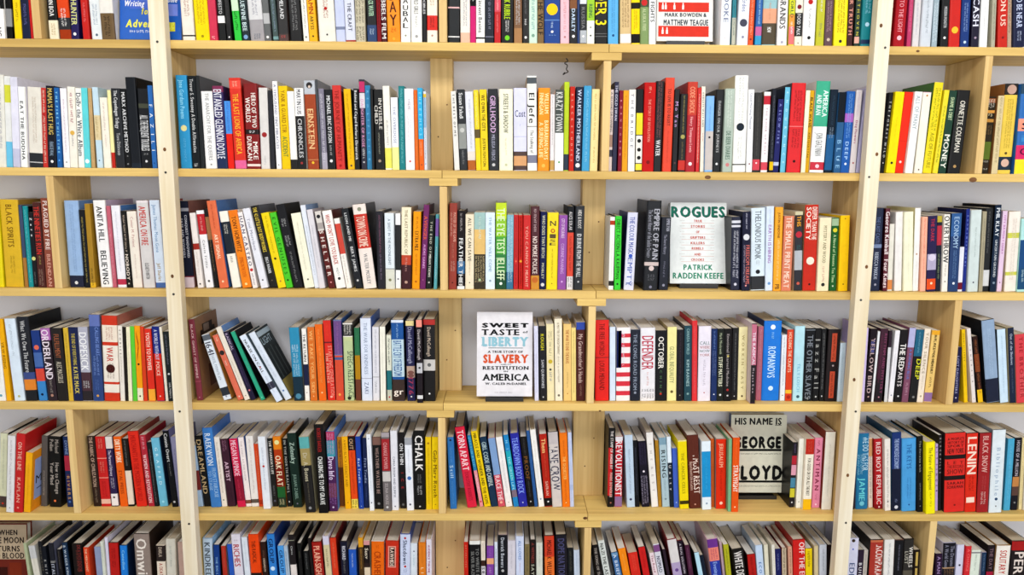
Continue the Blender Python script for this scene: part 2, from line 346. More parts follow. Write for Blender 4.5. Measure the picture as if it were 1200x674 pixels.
p -0.9235 0.0118 0.2116 0.000 0.0104 3a7cc0|T.7 0.228 0.786 e8f0f8 FAZILI|D 0.937 .3 124
p -0.9075 0.0158 0.1947 -0.010 0.0103 3a7cc0
@2 M0
h -0.8506 0.0289 0.2385 -0.003 0.0146 3a9cc8|T.4 0.049 0.463 9cd8ee Jane Gardam Poems|D 0.564 .55 e0d8a0|~.3 0.673 0.942 70b8dc
h -0.8195 0.0205 0.2368 -0.004 0.0132 22282c|T.45 0.032 0.824 ccc Trevor S. Sweeney A Double Affirmation|T.5 0.941 0.980 bbb Yale
h -0.7979 0.0085 0.2379 -0.006 0.0138 2a2e30 S 5a5c60
p -0.7867 0.0294 0.1988 -0.014 0.0189 f0eeec|T.35 0.023 0.893 aaa THE ANARCHY FOR THE QUEERS|D 0.947 .2 999
h -0.7556 0.0275 0.2121 -0.014 0.0153 3a3068|B 0.758 1.019 2a3a60|T.75 0.042 0.878 e8e8f0 ENTANGLED GLENNON DOYLE|B 0.000 0.074 8a3a60
p -0.7269 0.0161 0.1742 -0.017 0.0156 5a9ce0 S 4a4a3a|B 0.481 1.022 e03020|~.5 0.026 0.442 4a80d0
h -0.7072 0.0297 0.2322 -0.027 0.0124 d8402e S b03024|T.5 0.173 0.838 f0b840 THE LAST LIONS OF AFRICA|B 0.029 0.115 e85848|~ 0.038 0.106 f8c8b0|B 0.907 1.016 e070a0
h -0.6749 0.0344 0.2189 -0.003 0.0102 8c2424 S 9c2226 K arrow|T.36+ 0.112 0.514 f0e8e0 HERO OF TWO|T.36- 0.164 0.452 f0e8e0 WORLDS|B 0.535 0.593 2a1a18|~.5 0.551 0.580 eee|T.36+ 0.680 0.890 f0e8e0 MIKE|T.36- 0.618 0.900 f0e8e0 DUNCAN|B 0.942 0.970 e8d8d0
p -0.6391 0.0223 0.2084 0.006 0.0133 dcd8d4|D 0.575 .6 a83838|~.3 0.838 0.949 aaa
p -0.6136 0.0106 0.2016 -0.001 0.0114 3a3a40
h -0.5996 0.0127 0.2254 -0.013 0.0151 eeecec S c8c4b0|T.5 0.034 0.768 99a A THOUSAND TINY MIRACLES|D 0.952 .3 334
p -0.5863 0.0226 0.2140 -0.012 0.0200 e8c818|T.5 0.052 0.561 a87c10 YANK & GUARD STIR|T.6 0.604 0.851 6a8a48 ACCIDENT|B 0.959 1.013 e8c818
p -0.5620 0.0176 0.2003 -0.017 0.0167 efece6 S a89070|B 0.875 1.014 2c2a28
p -0.5429 0.0226 0.2076 -0.013 0.0118 f0efec|B 0.340 1.013 262626|T.5 0.015 0.319 445 MARTIN LUIS|T.5 0.373 0.857 ccc CHRONICLES|D 0.924 .35 a44
h -0.5177 0.0290 0.2278 -0.019 0.0189 a8512a S 9a9a98|B 0.000 0.152 c0c4ca|D 0.053 .55 3a3638|D 0.069 .3 d8c8bc|T.55 0.316 0.767 e8c090 EINSTEIN|T.25- 0.326 0.707 d8b080 IN MANHATTAN|D 0.925 .3 e8c040|B 0.889 0.895 d8a070
h -0.4862 0.0060 0.2311 -0.028 0.0180 55585c S 85868c
p -0.4796 0.0138 0.2078 -0.022 0.0173 8c8896|~.6 0.065 0.921 d8d6dc|B 0.788 1.010 b0acb8
p -0.4652 0.0197 0.2058 -0.019 0.0191 202326|T.5 0.077 0.662 e0e0e0 MICHAEL ERIC DYSON|~.4 0.696 0.830 bbb|D 0.893 .5 e8e8e8
h -0.4424 0.0225 0.2162 -0.027 0.0176 d0423c S 8c2c30|T.5 0.058 0.902 9c2820 THE JOURNEY OF HUMANITY|D 0.955 .4 a22
p -0.4116 0.0178 0.2074 -0.034 0.0179 e8bc1c S 2a2a28|~.4 0.061 0.874 c09410|D 0.952 .4 654
p -0.3928 0.0119 0.2081 0.002 0.0135 1f2022|T.55 0.022 0.874 ddd Behind and Caged Barbara Ehrenreich
h -0.3766 0.0142 0.2322 -0.009 0.0198 3c3a48 S 38343c|B 0.023 0.139 c43870|B 0.149 0.314 dcd8dc|T.5 0.217 0.747 d8a0c0 DAUGHTER OF ROSE|~.6 0.767 0.886 ddd|D 0.916 .4 ccc
h -0.3614 0.0134 0.2171 -0.009 0.0196 3a88b0 S 2c2e30|T.4 0.037 0.921 7cc0e0 RED LIPSTICK
p -0.3474 0.0060 0.2082 -0.003 0.0116 222
h -0.3394 0.0243 0.2066 -0.010 0.0175 1f1f1e|T.36+ 0.109 0.493 d8d4cc INVISIBLE|T.36- 0.196 0.427 d8d4cc CHILD|~.2 0.538 0.804 bba|D 0.889 .4 a98
h -0.3126 0.0174 0.2158 -0.020 0.0172 f0ece0 S e8d8c0|~.4 0.408 0.705 99a|B 0.737 0.983 e4e070
p -0.2939 0.0178 0.1865 -0.012 0.0146 eef0f4|T.4 0.121 0.634 aab THE OVERDOSE|B 0.683 1.005 f0f0a0
p -0.2752 0.0149 0.2159 -0.001 0.0153 2f8a8e|~.5 0.031 0.918 8cd0d0
p -0.2584 0.0229 0.2092 -0.007 0.0149 f2f0f2|~.35 0.129 0.259 a9a|~.5 0.172 0.629 dcc|D 0.893 .3 c66
p -0.2345 0.0099 0.2063 -0.010 0.0192 e07830|~.3 0.070 0.912 f0a868
p -0.2229 0.0123 0.2113 -0.015 0.0150 42b4dc|B 0.620 1.002 e87428|T.5 0.030 0.588 a0e0f0 THE ETHICS|~.5 0.653 0.827 f0b890|D 0.936 .35 444
p -0.2100 0.0070 0.2033 -0.007 0.0183 d8dce4|B 0.033 0.122 e8c848|B 0.078 0.457 a8c4dc|~.4 0.055 0.864 5a6a80|D 0.921 .5 4a90d0
@2 C0
p -0.1298 0.0130 0.2033 -0.045 0.0135 e4e2dc|T.4 0.011 0.591 555 THE BEST OF ME
h -0.1162 0.0202 0.2085 -0.036 0.0188 303236|B 0.424 0.732 9a9c98|D 0.501 .6 c8c8c4|T.5 0.043 0.358 e0e0e0 Susan Faludi|~.4 0.754 0.932 999
p -0.0943 0.0211 0.2028 -0.039 0.0190 dfe0e8|B 0.758 0.998 b87038|~.3 0.093 0.724 b8b8c0|B 0.758 0.872 e0d8d0
p -0.0722 0.0125 0.2070 -0.037 0.0146 f0d41c|~.5 0.026 0.464 fff0a0|B 0.486 0.596 6a5a30
p -0.0590 0.0186 0.2086 -0.027 0.0157 ecd010|T.5 0.065 0.511 4a4410 WE OWN THE CITY|T.4 0.599 0.952 6a6010 JUSTIN FENTON
h -0.0395 0.0264 0.2105 -0.015 0.0192 2e3035|T.55 0.081 0.535 d0b0d0 GIRLHOOD|T.35 0.557 0.875 aab MELISSA FEBOS|D 0.930 .4 ccc
h -0.0113 0.0358 0.2101 -0.008 0.0172 f2efd6|T.35 0.058 0.534 554 STREETS & SHADOW|~.2 0.599 0.819 ddd0b0|D 0.929 .25 cca
h 0.0272 0.0342 0.2128 -0.011 0.0149 dadaf0|H 0.261 0.346 667 Cost|B 0.582 0.587 aab|~.15 0.432 0.464 aab|B 0.766 0.994 5a4640|B 0.820 0.940 d8a878
h 0.0633 0.0251 0.2437 -0.017 0.0122 ecebe6 S c8ac80|B 0.018 0.081 5a6064|B 0.081 0.151 e4e4de|T.6 0.178 0.494 333 El Jefe|B 0.526 0.533 444|T.35 0.569 0.814 777 The Stalking of|B 0.833 0.918 889
h 0.0901 0.0303 0.2136 -0.001 0.0132 f59c10|T.36+ 0.061 0.304 fbe8b0 WILLIAM|T.36- 0.061 0.315 fbe8b0 FINNEGAN|T.36+ 0.390 0.862 fbe8b0 BARBARIAN DAYS|T.36- 0.411 0.840 fbe8b0 A SURFING LIFE|D 0.938 .4 e8c060
p 0.1229 0.0118 0.1980 -0.007 0.0170 e4e2e2|~.3 0.018 0.663 aaa|B 0.861 0.990 c8a868
p 0.1353 0.0223 0.2093 -0.006 0.0117 eeeeec|B 0.000 0.528 5a5f5c|T.8 0.030 0.507 d8d8d4 KRAZY TOWN|D 0.891 .3 6a6
h 0.1591 0.0133 0.2301 -0.005 0.0191 c0d424 S b8b030|B 0.809 0.991 2c3c50
p 0.1730 0.0123 0.2178 -0.000 0.0127 c83a2c|T.4 0.066 0.905 f0b0a0 BLACK STUDIES
p 0.1867 0.0194 0.2177 0.011 0.0191 1b2a48|T.5 0.031 0.882 d0d8e8 WALKER MOTHERLAND|D 0.931 .6 f0f0f0
p 0.2072 0.0196 0.2199 0.009 0.0131 4aa4cc|~.4 0.053 0.904 9cd4e8
p 0.2284 0.0208 0.2123 0.009 0.0196 f2e0a8|~.35 0.057 0.638 c8a860|~.3 0.703 0.900 c8a860
@2 C1
p 0.2786 0.0087 0.2114 0.001 0.0171 e0d0cc|T.6 0.032 0.516 665 A SECOND DROWNING|B 0.549 0.701 b09080|B 0.734 0.821 3a3a50
h 0.2879 0.0113 0.2307 0.005 0.0150 2c2c4c S 26264a|T.6 0.035 0.428 c8c8d8 THE GOLD SWAN
p 0.3034 0.0099 0.2092 -0.005 0.0152 8c2038|T.4 0.022 0.896 e0a0a8 BORN TO RUN
p 0.3142 0.0142 0.2094 -0.006 0.0165 e8a830|~.3 0.065 0.852 b87810
p 0.3302 0.0177 0.2117 -0.012 0.0159 eeece6|T.4 0.032 0.722 889 THE BRIDGE|B 0.000 0.075 e8e4dc
p 0.3497 0.0168 0.2129 -0.011 0.0131 2e2e30 S 2e2e30|B 0.289 0.550 e8d840|B 0.561 0.897 e8e4dc|D 0.626 .6 222|D 0.734 .6 222|D 0.832 .6 222|B 0.908 0.984 f0dc50
h 0.3671 0.0300 0.2295 -0.002 0.0121 c42422 S a81c20|~.3 0.049 0.127 f0b8a0|T.25 0.186 0.663 e89888 THE STORY OF REVOLUTION|D 0.894 .4 8a1614
h 0.3976 0.0199 0.2334 0.004 0.0151 1e1d20 S 181418|~.6 0.004 0.627 9a6a6a|T.6 0.647 0.825 e4e4e4 WATER
h 0.4218 0.0243 0.2430 0.003 0.0193 e05436 S c04028|T.35 0.115 0.508 6a2a22 TO LIVE IS TO RESIST|~.2 0.565 0.907 c84830
h 0.4475 0.0136 0.2127 -0.001 0.0162 1a181c|T.6 0.138 0.459 c0a0c8 Mo Yan|D 0.893 .4 755
h 0.4617 0.0189 0.2009 0.002 0.0108 1c1c1c|~.3 0.022 0.497 b8a868|D 0.547 .6 b0a868|~.3 0.611 0.841 988860|B 0.852 0.979 c83424
h 0.4824 0.0263 0.2326 -0.004 0.0182 b42030 S a82428|B 0.000 0.366 c8442c|T.5 0.054 0.347 f0a888 CODE SHOCK|T.3 0.386 0.781 f0b8b8 Henry Thompson Lewis|D 0.911 .45 f4e8e8
p 0.5113 0.0088 0.2178 -0.013 0.0173 d03030|~ 0.073 0.894 f0d8c8
p 0.5235 0.0097 0.2212 -0.023 0.0191 efe8d8 S ead9b5|T.4 0.065 0.477 444 ENDLESS WAIT AND|~.4 0.540 0.644 c55
p 0.5338 0.0202 0.1962 -0.017 0.0119 8cbcec|B 0.459 0.976 c8c0bc|D 0.541 .35 223|~.2 0.134 0.459 6a98c8
h 0.5559 0.0202 0.2137 0.006 0.0174 1d1e20 S 1d1d1e|T.35 0.138 0.760 bbb DANGER ON OUR JOURNEYS|D 0.901 .4 ddd
h 0.5804 0.0250 0.2153 -0.009 0.0106 b4c0b4|~.5 0.021 0.463 e4eae0|T.5 0.506 0.848 5a7a68 DE BEER DIARIES|D 0.912 .5 c88
h 0.6086 0.0346 0.2495 -0.017 0.0165 f1f0ea S d8cca8|~.5 0.025 0.480 c8c8c4|D 0.529 .6 2a3440|~.4 0.627 0.867 c0c0bc|B 0.914 0.927 444
h 0.6451 0.0151 0.2138 -0.023 0.0127 f0f0f0|T.4 0.042 0.478 99a Good Morning Monster|~.4 0.500 0.866 ccd|D 0.899 .4 a88
p 0.6608 0.0193 0.2062 -0.014 0.0123 353230|~.3 0.039 0.793 6a6660|B 0.838 0.973 d04858|D 0.883 .3 fdd
p 0.6853 0.0175 0.2089 -0.007 0.0188 f2efef S a89880|B 0.048 0.156 c83848|T.3 0.178 0.794 c8a8b0 THE BOOK OF ROSY|B 0.872 0.973 d85868
p 0.7060 0.0096 0.2163 -0.015 0.0111 2a2e38|~ 0.083 0.845 7a7e88|B 0.872 0.973 e8c018
p 0.7165 0.0144 0.1898 0.022 0.0152 2f3270 S 2a2c30|T.4 0.036 0.626 9098d0 A SLOW FIRE|B 0.858 0.907 c0c8e0
p 0.7376 0.0135 0.2211 0.004 0.0185 7cc4dc S 26324a|T.4 0.037 0.909 c8ecf4 ENDURANCE
h 0.7517 0.0368 0.2313 0.007 0.0124 d8262c S 1a1c2c|~.6 0.082 0.435 901018|B 0.478 0.486 f08888|~.6 0.514 0.733 901018|D 0.873 .25 4a1010
p 0.7910 0.0111 0.2126 0.001 0.0121 f0ecd0 S c8b8a0
p 0.8027 0.0114 0.2135 0.009 0.0188 d8ac24|T.6 0.085 0.449 4a3c18 BLACK WAVE|T.45 0.513 0.817 8a6c18 KIM GHATTAS
h 0.8147 0.0368 0.2366 0.015 0.0142 eeeeec S e8e0dc|B 0.000 0.493 44b090|T.36+ 0.099 0.387 e8f4f0 AMERICA|T.36- 0.147 0.368 e8f4f0 AND IRAN|T.5 0.561 0.815 888 JOHN GHAZVINIAN|B 0.883 0.972 c83048|D 0.929 .35 f4d0d8
p 0.8550 0.0203 0.2160 0.014 0.0172 1f3040|B 0.539 0.968 2e6a98|~.6 0.454 0.581 9ab|~.4 0.073 0.432 3a5468
p 0.8776 0.0177 0.2086 0.006 0.0103 3a6a94|B 0.000 0.370 16202c|T.6 0.590 0.944 8cb8d8 BLUE|D 0.833 .2 cde
p 0.8974 0.0224 0.2114 0.011 0.0136 2c68b0|~.5 0.032 0.572 8cb8e8|B 0.268 0.376 b070c0|T.4 0.615 0.834 b0d0f0 DEEP|D 0.889 .35 e8eef8
p 0.9204 0.0154 0.2145 0.016 0.0117 d8d0d0|T.4 0.364 0.642 a57 Dog Flowers|~.3 0.025 0.321 c8b0c8|D 0.879 .35 a44
h 0.9394 0.0161 0.2189 0.042 0.0167 c8c4e0|~.2 0.124 0.880 b8b0d0
h 0.9587 0.0327 0.2283 0.034 0.0108 dcd8e8
@2 R0
p 1.0064 0.0104 0.2098 0.042 0.0195 2c2c2e|T.5 0.082 0.828 c8c8c4 THE FOREST WILD|D 0.873 .4 ccc
p 1.0178 0.0237 0.2106 0.040 0.0103 f0dc08|D 0.874 .35 333|~.15 0.306 0.567 d0b808
p 1.0445 0.0227 0.2107 0.048 0.0173 e83c24|D 0.861 .35 f8d8d0|B 0.597 0.604 d03020
p 1.0690 0.0196 0.2111 0.042 0.0102 f3f2f0|T.6 0.047 0.457 a8b4b8 ALL OF MANY
p 1.0946 0.0215 0.2106 0.028 0.0126 efe9da|D 0.043 .3 b84|D 0.955 .25 544|B 0.000 0.006 c9b
h 1.1200 0.0236 0.2359 0.049 0.0181 ecd820 S 4c7a34|~.7 0.065 0.530 8a9a20|T.45 0.549 0.943 a8a020 AGE OF FUTURE
p 1.1442 0.0130 0.2163 0.055 0.0116 e8d838 S d8c820|~.5 0.193 0.873 6a8428
h 1.1587 0.0200 0.2147 0.051 0.0118 1f4a38 S 24402c|T.5 0.080 0.356 c8d8b0 SHAME & DEBT|T.7 0.527 0.937 e4e4d8 MONEY
h 1.1852 0.0346 0.2163 0.036 0.0169 1e1c1a|T.4 0.126 0.742 e0dcd0 ORNETTE COLEMAN|~.2- 0.295 0.571 998|D 0.915 .3 b89868
@2 R1
p 1.2704 0.0233 0.2007 0.012 0.0139 3a3020|B 0.023 0.079 a06030|~.8 0.034 0.147 e8e0d0|B 0.175 0.211 d8a050|~ 0.215 0.261 e8d8b0|B 0.288 0.329 c09048|~.8 0.375 0.490 8a7048|B 0.582 0.813 6a7a30|~.8 0.831 0.859 ccb|~.8 0.929 0.952 ccb
h 1.3004 0.0165 0.2028 -0.009 0.0104 d8c8a0 S a87848|~.5 0.022 0.860 a89878
h 1.3218 0.0355 0.2349 -0.008 0.0199 e8cc60 S a87848|~.5 0.170 0.719 b89830|D 0.768 .25 6a5a30|B 0.808 0.957 2c3e50|D 0.877 .6 d8b8a8|B 0.000 0.124 3a3430|D 0.064 .7 c8a898
h 1.3625 0.0391 0.2341 -0.021 0.0115 3a78b8|B 0.000 0.112 26506a|B 0.384 0.521 f0a088|H 0.423 0.502 2a2a3a S|H 0.560 0.639 4a90c8 i|B 0.679 0.837 d83070|H 0.708 0.787 6a1a4a C|B 0.837 1.016 f0e030
@3 L0
h -1.3732 0.0262 0.2348 0.030 0.0184 e8d818
h -1.3433 0.0472 0.2348 0.019 0.0214 dcb830 S a88c48|T.35 0.056 0.539 8a6a18 BLACK SPIRITS|~.3 0.641 0.846 a88a20
h -1.2918 0.0085 0.2211 0.010 0.0197 4a5a74|B 0.639 1.031 b08040
h -1.2825 0.0122 0.2183 0.009 0.0220 2a9ca0 S 14141a|~.4 0.047 0.944 8cd4d4
h -1.2695 0.0114 0.2010 0.015 0.0223 1a1c22|T 0.070 0.318 eee Zero|D 0.615 .9 d8d890|~.4 0.795 0.963 888
h -1.2536 0.0200 0.2280 0.015 0.0167 5a2a24 S b83028|T.7 0.045 0.605 d04038 THE NINETIES RUN|~.4 0.626 0.752 b0a060|~.6 0.784 0.985 a89080
h -1.2314 0.0238 0.2394 0.017 0.0161 9a5a48 S a06a58|T.5 0.031 0.573 f0e0d8 PLAGUED BY FIRE|T.4 0.623 0.985 d8a898 BRENDAN
@3 L1
h -1.1728 0.0375 0.2330 0.008 0.0244 a4bede S 7898c4|~.3 0.044 0.822 8ca8cc|B 0.863 1.030 2c3048|D 0.947 .3 ddd
p -1.1299 0.0146 0.2090 -0.004 0.0186 26282c S 2a2a28|~.4 0.090 0.936 b8a860
p -1.1147 0.0132 0.2255 0.003 0.0183 b08c30|~.5 0.769 0.983 4a3a10|B 0.940 1.026 e0b830
h -1.0904 0.0316 0.2343 -0.020 0.0260 f2f0ee S c8b8d0|T.5 0.068 0.473 333 ANITA HILL|T.5 0.575 0.967 333 BELIEVING
p -1.0560 0.0096 0.2197 -0.011 0.0207 c87080|~.5 0.262 0.894 e8b0b8
h -1.0438 0.0231 0.2210 -0.017 0.0244 eceaee S 5888c0|~.2 0.075 0.809 bbc|B 0.897 0.967 c0405c
p -1.0182 0.0134 0.2072 -0.013 0.0208 2a2826|~.55 0.057 0.539 c8b8a8|T.6 0.562 0.899 e8dcd0 NOBODY|D 0.946 .4 c8c0b0
h -1.0021 0.0254 0.2058 -0.019 0.0224 ece4d8 S a88a68|T.3 0.073 0.466 c8a098 Conor M. Patient|~.2 0.559 0.887 d0b8a8
h -0.9715 0.0305 0.2344 -0.022 0.0175 d8d4d2 S b8342c|B 0.000 0.024 e8e0e0|T.6 0.064 0.305 c83828 AMERICA|T.6 0.326 0.508 c83828 ON FIRE|T.35 0.712 0.897 555 ELIZABETH HINTON
h -0.9404 0.0268 0.2358 -0.017 0.0223 dce6f2 S b84840|T.35 0.050 0.593 88a8c8 James Thomas Moon Gone|T.35 0.716 0.921 b8a070 Jeff Sharlet|B 0.941 1.024 5878b0
@3 M0
h -0.8646 0.0262 0.2339 -0.023 0.0247 202438 S 8a6058|T.25+ 0.161 0.651 c8c8d0 CONQUEST SHADOWED|T.25- 0.202 0.651 c8c8d0 FATE AND WONDERS|B 0.081 0.117 9a9aa0|B 0.878 1.024 d8c8cc|B 0.866 0.878 8a2a3a
p -0.8272 0.0149 0.2022 -0.058 0.0212 ebe4e0|B 0.404 0.487 a83a30|~.4 0.522 0.832 c8bab0|D 0.947 .4 555
p -0.8057 0.0199 0.2083 -0.076 0.0234 eeecee|B 0.045 0.307 c0343c|~.4 0.079 0.273 e8b0a8|T.3 0.376 0.745 888 Calvin Trillin|D 0.913 .4 666
p -0.7825 0.0109 0.2132 -0.083 0.0227 2c2a28 S 3a3634|B 0.100 0.390 a87850|~.4 0.122 0.795 a08868
h -0.7666 0.0238 0.2346 -0.099 0.0166 e07c54 S 4a78b0|T.4 0.382 0.667 f8e0c8 ART SIGNAL|~.25 0.040 0.321 b84830|D 0.924 .3 f8d8b8
h -0.7344 0.0229 0.2063 -0.130 0.0236 f0ece0 S f0ece0|B 0.138 0.554 26303c|~.5 0.172 0.299 f0ece0|~.4 0.589 0.671 555
h -0.7068 0.0244 0.2089 -0.140 0.0219 ee9020 S f0e8e0|T.5 0.079 0.535 6a3010 TONY HORWITZ|T.45 0.604 0.859 c86010 SPYING ON THE SOUTH|D 0.952 .35 f8e0a0|B 0.000 0.079 e8841a
p -0.6779 0.0125 0.2045 -0.156 0.0190 f0e8e4|T.7 0.035 0.711 383c68 JUAN CASTRO|D 0.758 .7 c83838|~ 0.806 0.972 667
p -0.6548 0.0192 0.2141 -0.190 0.0163 e4e4ea|T.4 0.121 0.521 a0a0b0 Toni Morrison|D 0.898 .3 555
h -0.6332 0.0212 0.2209 -0.198 0.0247 2a2824 S 5a5c64|T.5 0.021 0.561 e0c850 THE 42 LITTLE ROT BODYWORKS|T.4 0.626 0.823 ddd ERICA WAGNER|D 0.911 .2 876
p -0.6099 0.0209 0.2024 -0.190 0.0207 ecd410|~.3 0.047 0.541 b89c10|D 0.608 .4 5a4a10|D 0.911 .3 b84
p -0.5884 0.0172 0.2033 -0.186 0.0232 5cc838|T.5 0.051 0.829 2a7a1a EVIL GENIUSES|D 0.896 .4 285018
h -0.5679 0.0240 0.2251 -0.186 0.0248 2a2a2e S 2a2624|~.6 0.174 0.270 bbb|~.6 0.375 0.503 bbb|~.3 0.567 0.933 999
p -0.5386 0.0259 0.2018 -0.152 0.0231 efecd8|~.2 0.113 0.778 c8c4a8|D 0.886 .25 776
p -0.5121 0.0132 0.2241 -0.143 0.0252 e2e6ee S 90a8cc|~.3 0.243 0.844 a8b0bc
p -0.4983 0.0152 0.2126 -0.131 0.0199 dcd8dc S b8b0b8|~.25 0.200 0.741 b0b0b8
h -0.4732 0.0170 0.2078 -0.160 0.0240 d8d2cc|B 0.251 1.018 6a2420|D 0.068 .6 2a2a30|T.6 0.251 0.842 e8dcd4 SHELTER|D 0.924 .3 eaa|B 0.148 0.229 b0a8a4
h -0.4519 0.0251 0.2090 -0.161 0.0204 f2ede8 S 6a2824|T.5 0.050 0.690 c04a40 WHO WON'T LOVE YOU BACK|~.4 0.736 0.840 8aa098|D 0.875 .4 3a4040
p -0.4262 0.0143 0.1891 -0.155 0.0254 f0ebe4|B 0.075 0.506 d0584a|~.4 0.531 0.942 bab0a8
h -0.4012 0.0193 0.2153 -0.158 0.0248 24262c S 24262c|T.35 0.055 0.409 d8d8d8 LEON AND ME|T.4 0.476 0.790 d8d8d8 BERT JAMES|D 0.903 .4 ccc
h -0.3776 0.0346 0.2267 -0.113 0.0170 ebe0d8 S 2c2826|B 0.116 0.519 c8402e|T.7 0.141 0.498 f0d8c8 TOWN ON CRIME|T.3 0.583 0.945 888 WALTER MOSLEY|D 0.058 .4 998
h -0.3393 0.0192 0.2115 -0.011 0.0174 2c2a32 S 1c1a1c|~.35 0.056 0.551 9a6a80|~.35 0.551 0.894 8a7a90|B -0.011 0.002 d8d0c0
p -0.3183 0.0240 0.2054 0.000 0.0182 dfe6ea|T.3 0.074 0.679 7a8a98 A SHOT IN THE MOONLIGHT|B 0.726 0.735 555|B 0.808 0.843 555|D 0.879 .4 886|B 0.737 1.009 d8d8cc
p -0.2925 0.0135 0.2043 0.012 0.0257 f0efee|B 0.151 0.752 2a2c2e|D 0.871 .4 556
h -0.2763 0.0260 0.2212 0.016 0.0204 efe6cc S b8a080|T.3 0.032 0.571 998a68 THE LAST REPUBLIC OF|B 0.582 1.009 4a1c24|B 0.582 0.702 c05030|~.3 0.614 0.789 d8a8a0|D 0.916 .4 c0a090
p -0.2477 0.0202 0.2095 0.032 0.0223 f0a41c|T.5 0.250 0.501 6a4010 EXTRA MILE|~.4 0.068 0.227 b87010|~.4 0.547 0.824 c87c10|D 0.905 .4 b87010
h -0.2262 0.0149 0.2277 0.059 0.0190 7a2a6c S 5a2858|T.6 0.131 0.413 d86848 AVENGER|T.4 0.465 0.751 e0a8d8 AUDRE GAINES|D 0.889 .2 c8a
p -0.2098 0.0147 0.2003 0.054 0.0211 2a302e|T.4 0.071 0.524 c8c8b8 THE END OF|T.4 0.524 0.838 e0e0d4 MIRIAM TOEWS|D 0.911 .4 c8c8c0
p -0.1885 0.0084 0.2029 0.038 0.0199 6ab0b8|~.4 0.435 0.863 e0f0f0|B 0.058 0.293 8a6ab0
@3 C0
h -0.1479 0.0207 0.2328 0.015 0.0195 a04838 S 8a3c30|T.36+ 0.107 0.445 d8a898 MASTER OF THE GAME|~.36- 0.107 0.383 d8a898|~.6 0.672 0.796 d8a898|~.4 0.465 0.651 c08070|D 0.922 .25 5a2018
h -0.1251 0.0198 0.2126 0.011 0.0219 2a2428 S 3a2a28|T.55 0.347 0.972 e8e8e8 FEATHER THIEF|~.4 0.033 0.257 c0b8b8|B 0.641 0.801 4a78a0|B 0.961 1.007 eee
p -0.1027 0.0226 0.2032 0.006 0.0218 ebdfc8|T.4 0.047 0.624 6a6250 ALL WE CAN SAVE|~.2 0.624 0.815 b8a888|D 0.911 .2 776
p -0.0786 0.0298 0.2080 0.001 0.0250 a8c4c0|B 0.218 0.541 e0c080|B 0.541 1.008 4a4438|~.3 0.057 0.356 d8e4d8|~.9 0.564 0.914 c8b890|D 0.879 .3 b8c8a0
p -0.0477 0.0251 0.2082 -0.001 0.0228 dce8f0|T.3 0.057 0.772 a0b8cc THE WATER WILL COME|D 0.889 .3 9ab
h -0.0207 0.0290 0.2344 0.001 0.0253 3a8848 S b0d028|B 0.000 0.182 c8dc28|B 0.182 0.386 98c830|B 0.386 0.591 58a840|B 0.798 1.006 1e5838|T.75 0.061 0.892 e0f0c8 THE EYE TEST JELLEFF|D 0.933 .35 e8f0e8
p 0.0091 0.0178 0.2023 0.004 0.0246 8cb8c8|~.8 0.028 0.909 c8e0e8|B 0.765 1.006 4a80a0
p 0.0288 0.0118 0.2024 -0.002 0.0259 c82828|~.4 0.028 0.574 8a1414|D 0.621 .5 f08060|~.4 0.669 0.958 901818
p 0.0424 0.0114 0.2017 -0.008 0.0227 c42a20|~.5 0.024 0.570 501010|D 0.618 .6 e8b040|~.5 0.666 0.955 801818
p 0.0546 0.0193 0.2020 -0.004 0.0176 cc2c28|T.4 0.141 0.711 e8a898 YOU CANNOT|T.4 0.735 0.964 e8b0a0 MEAN IT
h 0.0751 0.0232 0.2255 -0.006 0.0246 5a2830 S a09080|~.4 0.032 0.317 d8c0c0|T.55 0.359 0.809 e8d8d0 NO MORE POLICE|D 0.885 .7 c87838|B 0.831 1.004 d09838
p 0.0994 0.0165 0.2114 0.006 0.0256 222a58|T.5 0.045 0.590 d0d0b8 WHO DOES THAT BITCH|T.4 0.658 0.866 c8c8b0 MOBLEY|D 0.940 .6 d8d8d8
h 0.1178 0.0300 0.2091 0.005 0.0250 ecd81c|H 0.102 0.171 6a5a3a N|D 0.235 .5 c06830|D 0.235 .25 ecd81c|H 0.274 0.331 6a5a3a I|H 0.343 0.377 6a5a3a S|H 0.389 0.423 6a5a3a E|~.2 0.469 0.863 b8a010|D 0.922 .15 a89010
p 0.1484 0.0225 0.2024 0.008 0.0217 9a5aa8|T.4 0.047 0.306 e0c8e0 CITY OF INCURABLE|T.4 0.378 0.784 d0a8d8 CORINNE MANNING|D 0.892 .3 d8b0e0
h 0.1732 0.0171 0.2262 -0.001 0.0231 2a2c30|B 0.312 0.839 d85a48|T.5 0.063 0.284 d8d4d4 ALICE SOLAR|~.5 0.358 0.785 a83830|B 0.839 1.001 e0dcdc|~.8 0.850 0.979 333
h 0.1918 0.0242 0.2274 0.006 0.0181 2f3238 S 2a2a2e|T.4 0.046 0.265 d8d4d0 HIDE & ROOT|T.5 0.328 0.847 d8d8d8 ID BURNE FROM THE WALL|D 0.901 .25 c8c8c8
@3 C1
h 0.2881 0.0129 0.1982 -0.000 0.0243 f0eee8|B 0.048 0.108 b84a2a|~.15 0.144 0.851 c8c4bc|B 0.876 0.945 333
h 0.3031 0.0172 0.2009 -0.008 0.0217 4cd048 S 1c1c1a|T.6 0.047 0.851 1c5a1c DIRECT ACTION L.A. KAUFFMAN|D 0.919 .4 1c4a1c
h 0.3286 0.0271 0.2107 0.026 0.0188 dcdce8 S 20286a|B 0.000 0.192 d4d4e4|T.5 0.056 0.533 5a6ab0 THE COLOUR MAGIC|T.5 0.579 0.948 7a88c0 EMPTY|~.8 0.901 0.948 4a5aa8|D 0.556 .5 4a6ac0
